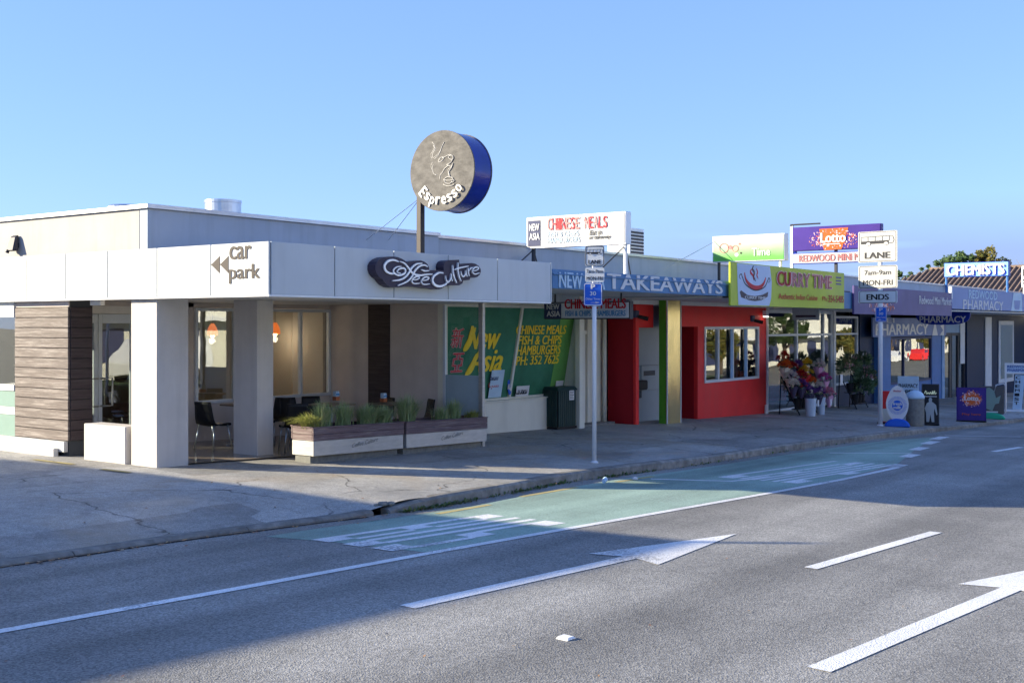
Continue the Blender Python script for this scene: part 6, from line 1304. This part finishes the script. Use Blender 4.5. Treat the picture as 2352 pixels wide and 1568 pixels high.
while yy < 25.4:
    s_ = 1 if yy < 21.9 else max(.05, (25.6-yy)/3.7); a = Vector((HX-.05, yy, HE)); b = Vector((HX-.05+(RX-HX)*s_, yy, HE+(RZ-HE)*s_))
    MB().tube([a, b], .075, 6).build('tile_roll', 'tile', hr); yy += .31
MB().tube([(RX, 9.5, RZ), (RX, 21.9, RZ)], .12, 8).build('ridge', 'tile', hr)

# ================================================================== OUT OF VIEW: what shades the corner, bounces light and shows in the glass
nb = thing('neighbour_building', 'plain flat roofed building across the car park entrance, out of view', 'building', (0, 20, 0))
nh = 4.62
MB().hexa([(-12, 18.1, -.5), (1.4, 18.1, -.5), (.3, 29.2, -.5), (-12, 29.2, -.5), (-12, 18.1, nh), (1.4, 18.1, nh), (.3, 29.2, nh), (-12, 29.2, nh)]).build('wall', 'cream', nb)
MB().cyl((1.3, 18.25, nh-.1), (1.3, 18.25, nh+.42), .06).build('flue', 'galv', nb)
MB().box(-2, -.4, 18.06, 18.098, .3, 1.9).build('window', 'navy_panel', nb)
TL = ('first', 'second', 'third', 'fourth', 'fifth', 'sixth', 'seventh', 'eighth', 'ninth', 'tenth', 'eleventh', 'twelfth', 'thirteenth', 'fourteenth', 'fifteenth', 'sixteenth', 'seventeenth', 'eighteenth')
t0 = tree('street_tree', 'first leafy tree across the road counted from the camera, behind the viewer', (12, -13.5, gz(12)), 6.5, 2.3, 2.2, 'tree_g', 50, 60, 50, .2, group='trees across the road')
t1 = tree('street_tree', 'second leafy tree across the road counted from the camera, yellowing', (21, -14, gz(21)), 4.6, 1.8, 1.6, 'tree_y', 51, 60, 50, .2, group='trees across the road')
for i, (x, y, s_) in enumerate(((30, -13, .8), (47, -14, .95), (58, -13, .85), (72, -14, .9), (88, -13.5, .9), (104, -14, .95), (118, -13, .9), (134, -14, 1.0), (150, -14, 1.0), (166, -14, 1.1), (186, -22, 1.4), (200, -26, 1.5), (222, -24, 1.5), (246, -28, 1.6), (272, -25, 1.8), (-14, -14, .9))):
    c = copy_tree(t1 if i % 2 == 0 else t0); c.location = (x, y, gz(x)-.2); c.scale = (s_, s_, s_); c.rotation_euler = (0, 0, i*1.7); c['label'] = TL[i+2]+' leafy tree in the row across the road, seen only in the shop glass'
for i, (x0, x1, y, h) in enumerate(((-16, 8, -18, 5.4), (9, 33, -19, 6.2), (34, 60, -18, 5.2), (61, 92, -19, 6.4), (93, 130, -18, 5.6), (131, 180, -20, 6.5))):  # unseen cream blocks, put in to bounce sunlight back under the canopies
    z = gz(x0); o = thing('added_shops_opposite', ('first', 'second', 'third', 'fourth', 'fifth', 'sixth')[i]+' cream shop block added across the road to bounce light and show in the shop glass', 'building', (x0, y, z), group='added shop blocks across the road')
    MB().box(x0, x1, y-9, y, z-2, z+h).build('wall', 'cream', o); MB().box(x0-.1, x1+.1, y-9.1, y+.12, z+h, z+h+.2).build('parapet_cap', 'whitepaint', o); MB().box(x0, x1, y+.002, y+1.3, z+2.9, z+3.2).build('canopy', 'whitepaint', o)
    n_ = int((x1-x0)/5)
    for k in range(n_): xx = x0+1+k*(x1-x0-1)/n_; MB().box(xx, xx+2.6, y, y+.03, z+.7, z+2.5).build('window', 'navy_panel', o)
def vehicle(name, label, loc, prof, glassprof, w_, wheels, paint, rz=0):
    o = thing(name, label, 'van' if 'van' in name else 'car', loc, rz); m = WM[o]
    MB(m).slab([(x, -w_/2, z) for x, z in prof], (0, w_, 0)).build('body', paint, o, bev=.06, seg=2)
    for s_ in (-1, 1): MB(m).slab([(x, s_*(w_/2+.004), z) for x, z in (glassprof if s_ < 0 else glassprof[::-1])], (0, s_*.006, 0)).build('side_window', 'navy_panel', o)
    for x in wheels:
        for s_ in (-1, 1): MB(m).cyl((x, s_*(w_/2-.16), .32), (x, s_*(w_/2+.02), .32), .33, n=18).build('wheel', 'black', o); MB(m).cyl((x, s_*(w_/2+.021), .32), (x, s_*(w_/2+.03), .32), .2, n=14).build('rim', 'galv', o)
    return o
vp = [(-2.4, .35), (2.35, .35), (2.4, .9), (2.2, 1.15), (1.45, 1.95), (1.2, 2.02), (-2.35, 2.02), (-2.45, 1.5)]
vehicle('white_van', 'white van parked across the road, seen only as a reflection', (36.5, -13.5, gz(36)), vp, [(.6, 1.1), (1.95, 1.15), (1.4, 1.8), (.6, 1.85)], 1.8, (-1.5, 1.6), 'whitepaint', R_(180))
cpf = [(-2.1, .3), (2.1, .3), (2.15, .65), (1.9, .85), (1.05, .95), (.45, 1.4), (-.9, 1.42), (-1.7, 1.0), (-2.1, .95)]; cg = [(-1.3, .97), (.85, .97), (.38, 1.34), (-.85, 1.36)]
vehicle('red_car', 'red car parked across the road, seen only as a reflection', (140, -12.5, gz(140)), cpf, cg, 1.7, (-1.3, 1.35), 'red', 0); vehicle('pale_car', 'pale car parked across the road, seen only as a reflection', (130, -12.5, gz(130)), cpf, cg, 1.7, (-1.3, 1.35), 'whitepaint', 0)

# ================================================================== SMALL THINGS ON THE GROUND
rn = random.Random(5); wd_ = MB()
for i in range(900):
    X_ = DROP+.2+abs(rn.gauss(0, 1))*4.2 if rn.random() < .8 else rn.uniform(10, 26)
    if math.sin(X_*2.3)+math.sin(X_*5.1+1)*.6 < -.1 and rn.random() < .85: continue
    Y_ = kerbY(X_)-rn.uniform(-.01, .09); z = gz(X_)+ROAD; a = rn.uniform(0, 6.283); L_ = rn.uniform(.02, .075); u = Vector((math.cos(a)*.6, math.sin(a)*.6-.25, rn.uniform(.3, 1.1))).normalized()*L_; v = Vector((-math.sin(a), math.cos(a), 0))*L_*.28
    p = Vector((X_, Y_, z)); wd_.add([p, p+u*.6+v, p+u, p+u*.6-v], [(0, 1, 2, 3)])
tag(wd_.build('kerb_weeds', 'weed', None), 'low green weeds growing in the gutter along the kerb', 'weeds', kind='stuff')
lv = MB()
def leafbit(x, y, z, s):
    a = rn.uniform(0, 6.283); u = Vector((math.cos(a), math.sin(a), rn.uniform(-.1, .35)))*s; v = Vector((-math.sin(a), math.cos(a), rn.uniform(-.1, .3)))*s*.55; p = Vector((x, y, z+.012)); lv.add([p-u, p+v, p+u, p-v], [(0, 1, 2, 3)])
for i in range(420):
    X_ = rn.uniform(3, 24); Y_ = kerbY(X_)-abs(rn.gauss(0, .07))-.01; leafbit(X_, Y_, gz(X_)+ROAD, rn.uniform(.012, .035))
for i in range(120):
    X_ = rn.uniform(5, 22); Y_ = rn.uniform(9.2, 13); leafbit(X_, Y_, pathz(X_, Y_), rn.uniform(.01, .028))
for i in range(70): X_ = rn.uniform(4, 16); Y_ = rn.uniform(2, 8.5); leafbit(X_, Y_, gz(X_)+ROAD, rn.uniform(.008, .018))
tag(lv.build('fallen_leaves', 'leaf_dead', None), 'scattered dry fallen leaves on the path and gutter', 'leaves', kind='stuff')
p = rp(1383, 1108); o = thing('crushed_cup', 'crumpled clear plastic cup lying in the gutter', 'litter', (p.x, p.y-.05, gz(p.x)+ROAD), R_(20)); m = WM[o]; MB(m @ Matrix.Rotation(R_(80), 4, 'Y')).lathe([(.03, -.02), (.038, .05), (.036, .1), (.042, .105), (.03, .104)], (-.045, 0, -.06), 10).build('cup', 'pale_blue_l', o)
p = rp(1452, 1101); o = MB(Matrix.Translation((p.x, p.y-.05, gz(p.x)+ROAD))).lathe([(.02, 0), (.05, .012), (.045, .035), (.015, .05)], (0, 0, 0), 7).build('paper_scrap', 'white_l', None); tag(o, 'screwed up white paper scrap in the gutter', 'litter')
# broken lump of concrete at the end of the kerb
p = G(880, 1172); mb = MB(); rr = random.Random(8)
for j, (dx, dy, s_) in enumerate(((0, 0, .05), (.09, -.04, .04), (-.07, .05, .03))):
    mb2 = MB(); vs = [(p.x+dx+s_*rr.uniform(.6, 1.2)*sx_*1.3, p.y+dy+s_*rr.uniform(.6, 1.2)*sy_, gz(p.x)-.09+s_*(.2 if sz_ < 0 else rr.uniform(.9, 1.3))) for sz_ in (-1, 1) for sx_, sy_ in ((-1, -1), (1, -1), (1, 1), (-1, 1))]
    tag(mb2.hexa(vs).build('concrete_lump', 'kerb', None, bev=.015), ('largest broken concrete lump at the end of the kerb', 'concrete lump touching the rounded kerb end', 'smallest concrete lump left of the kerb end')[j], 'rubble', 'broken concrete at the kerb end')
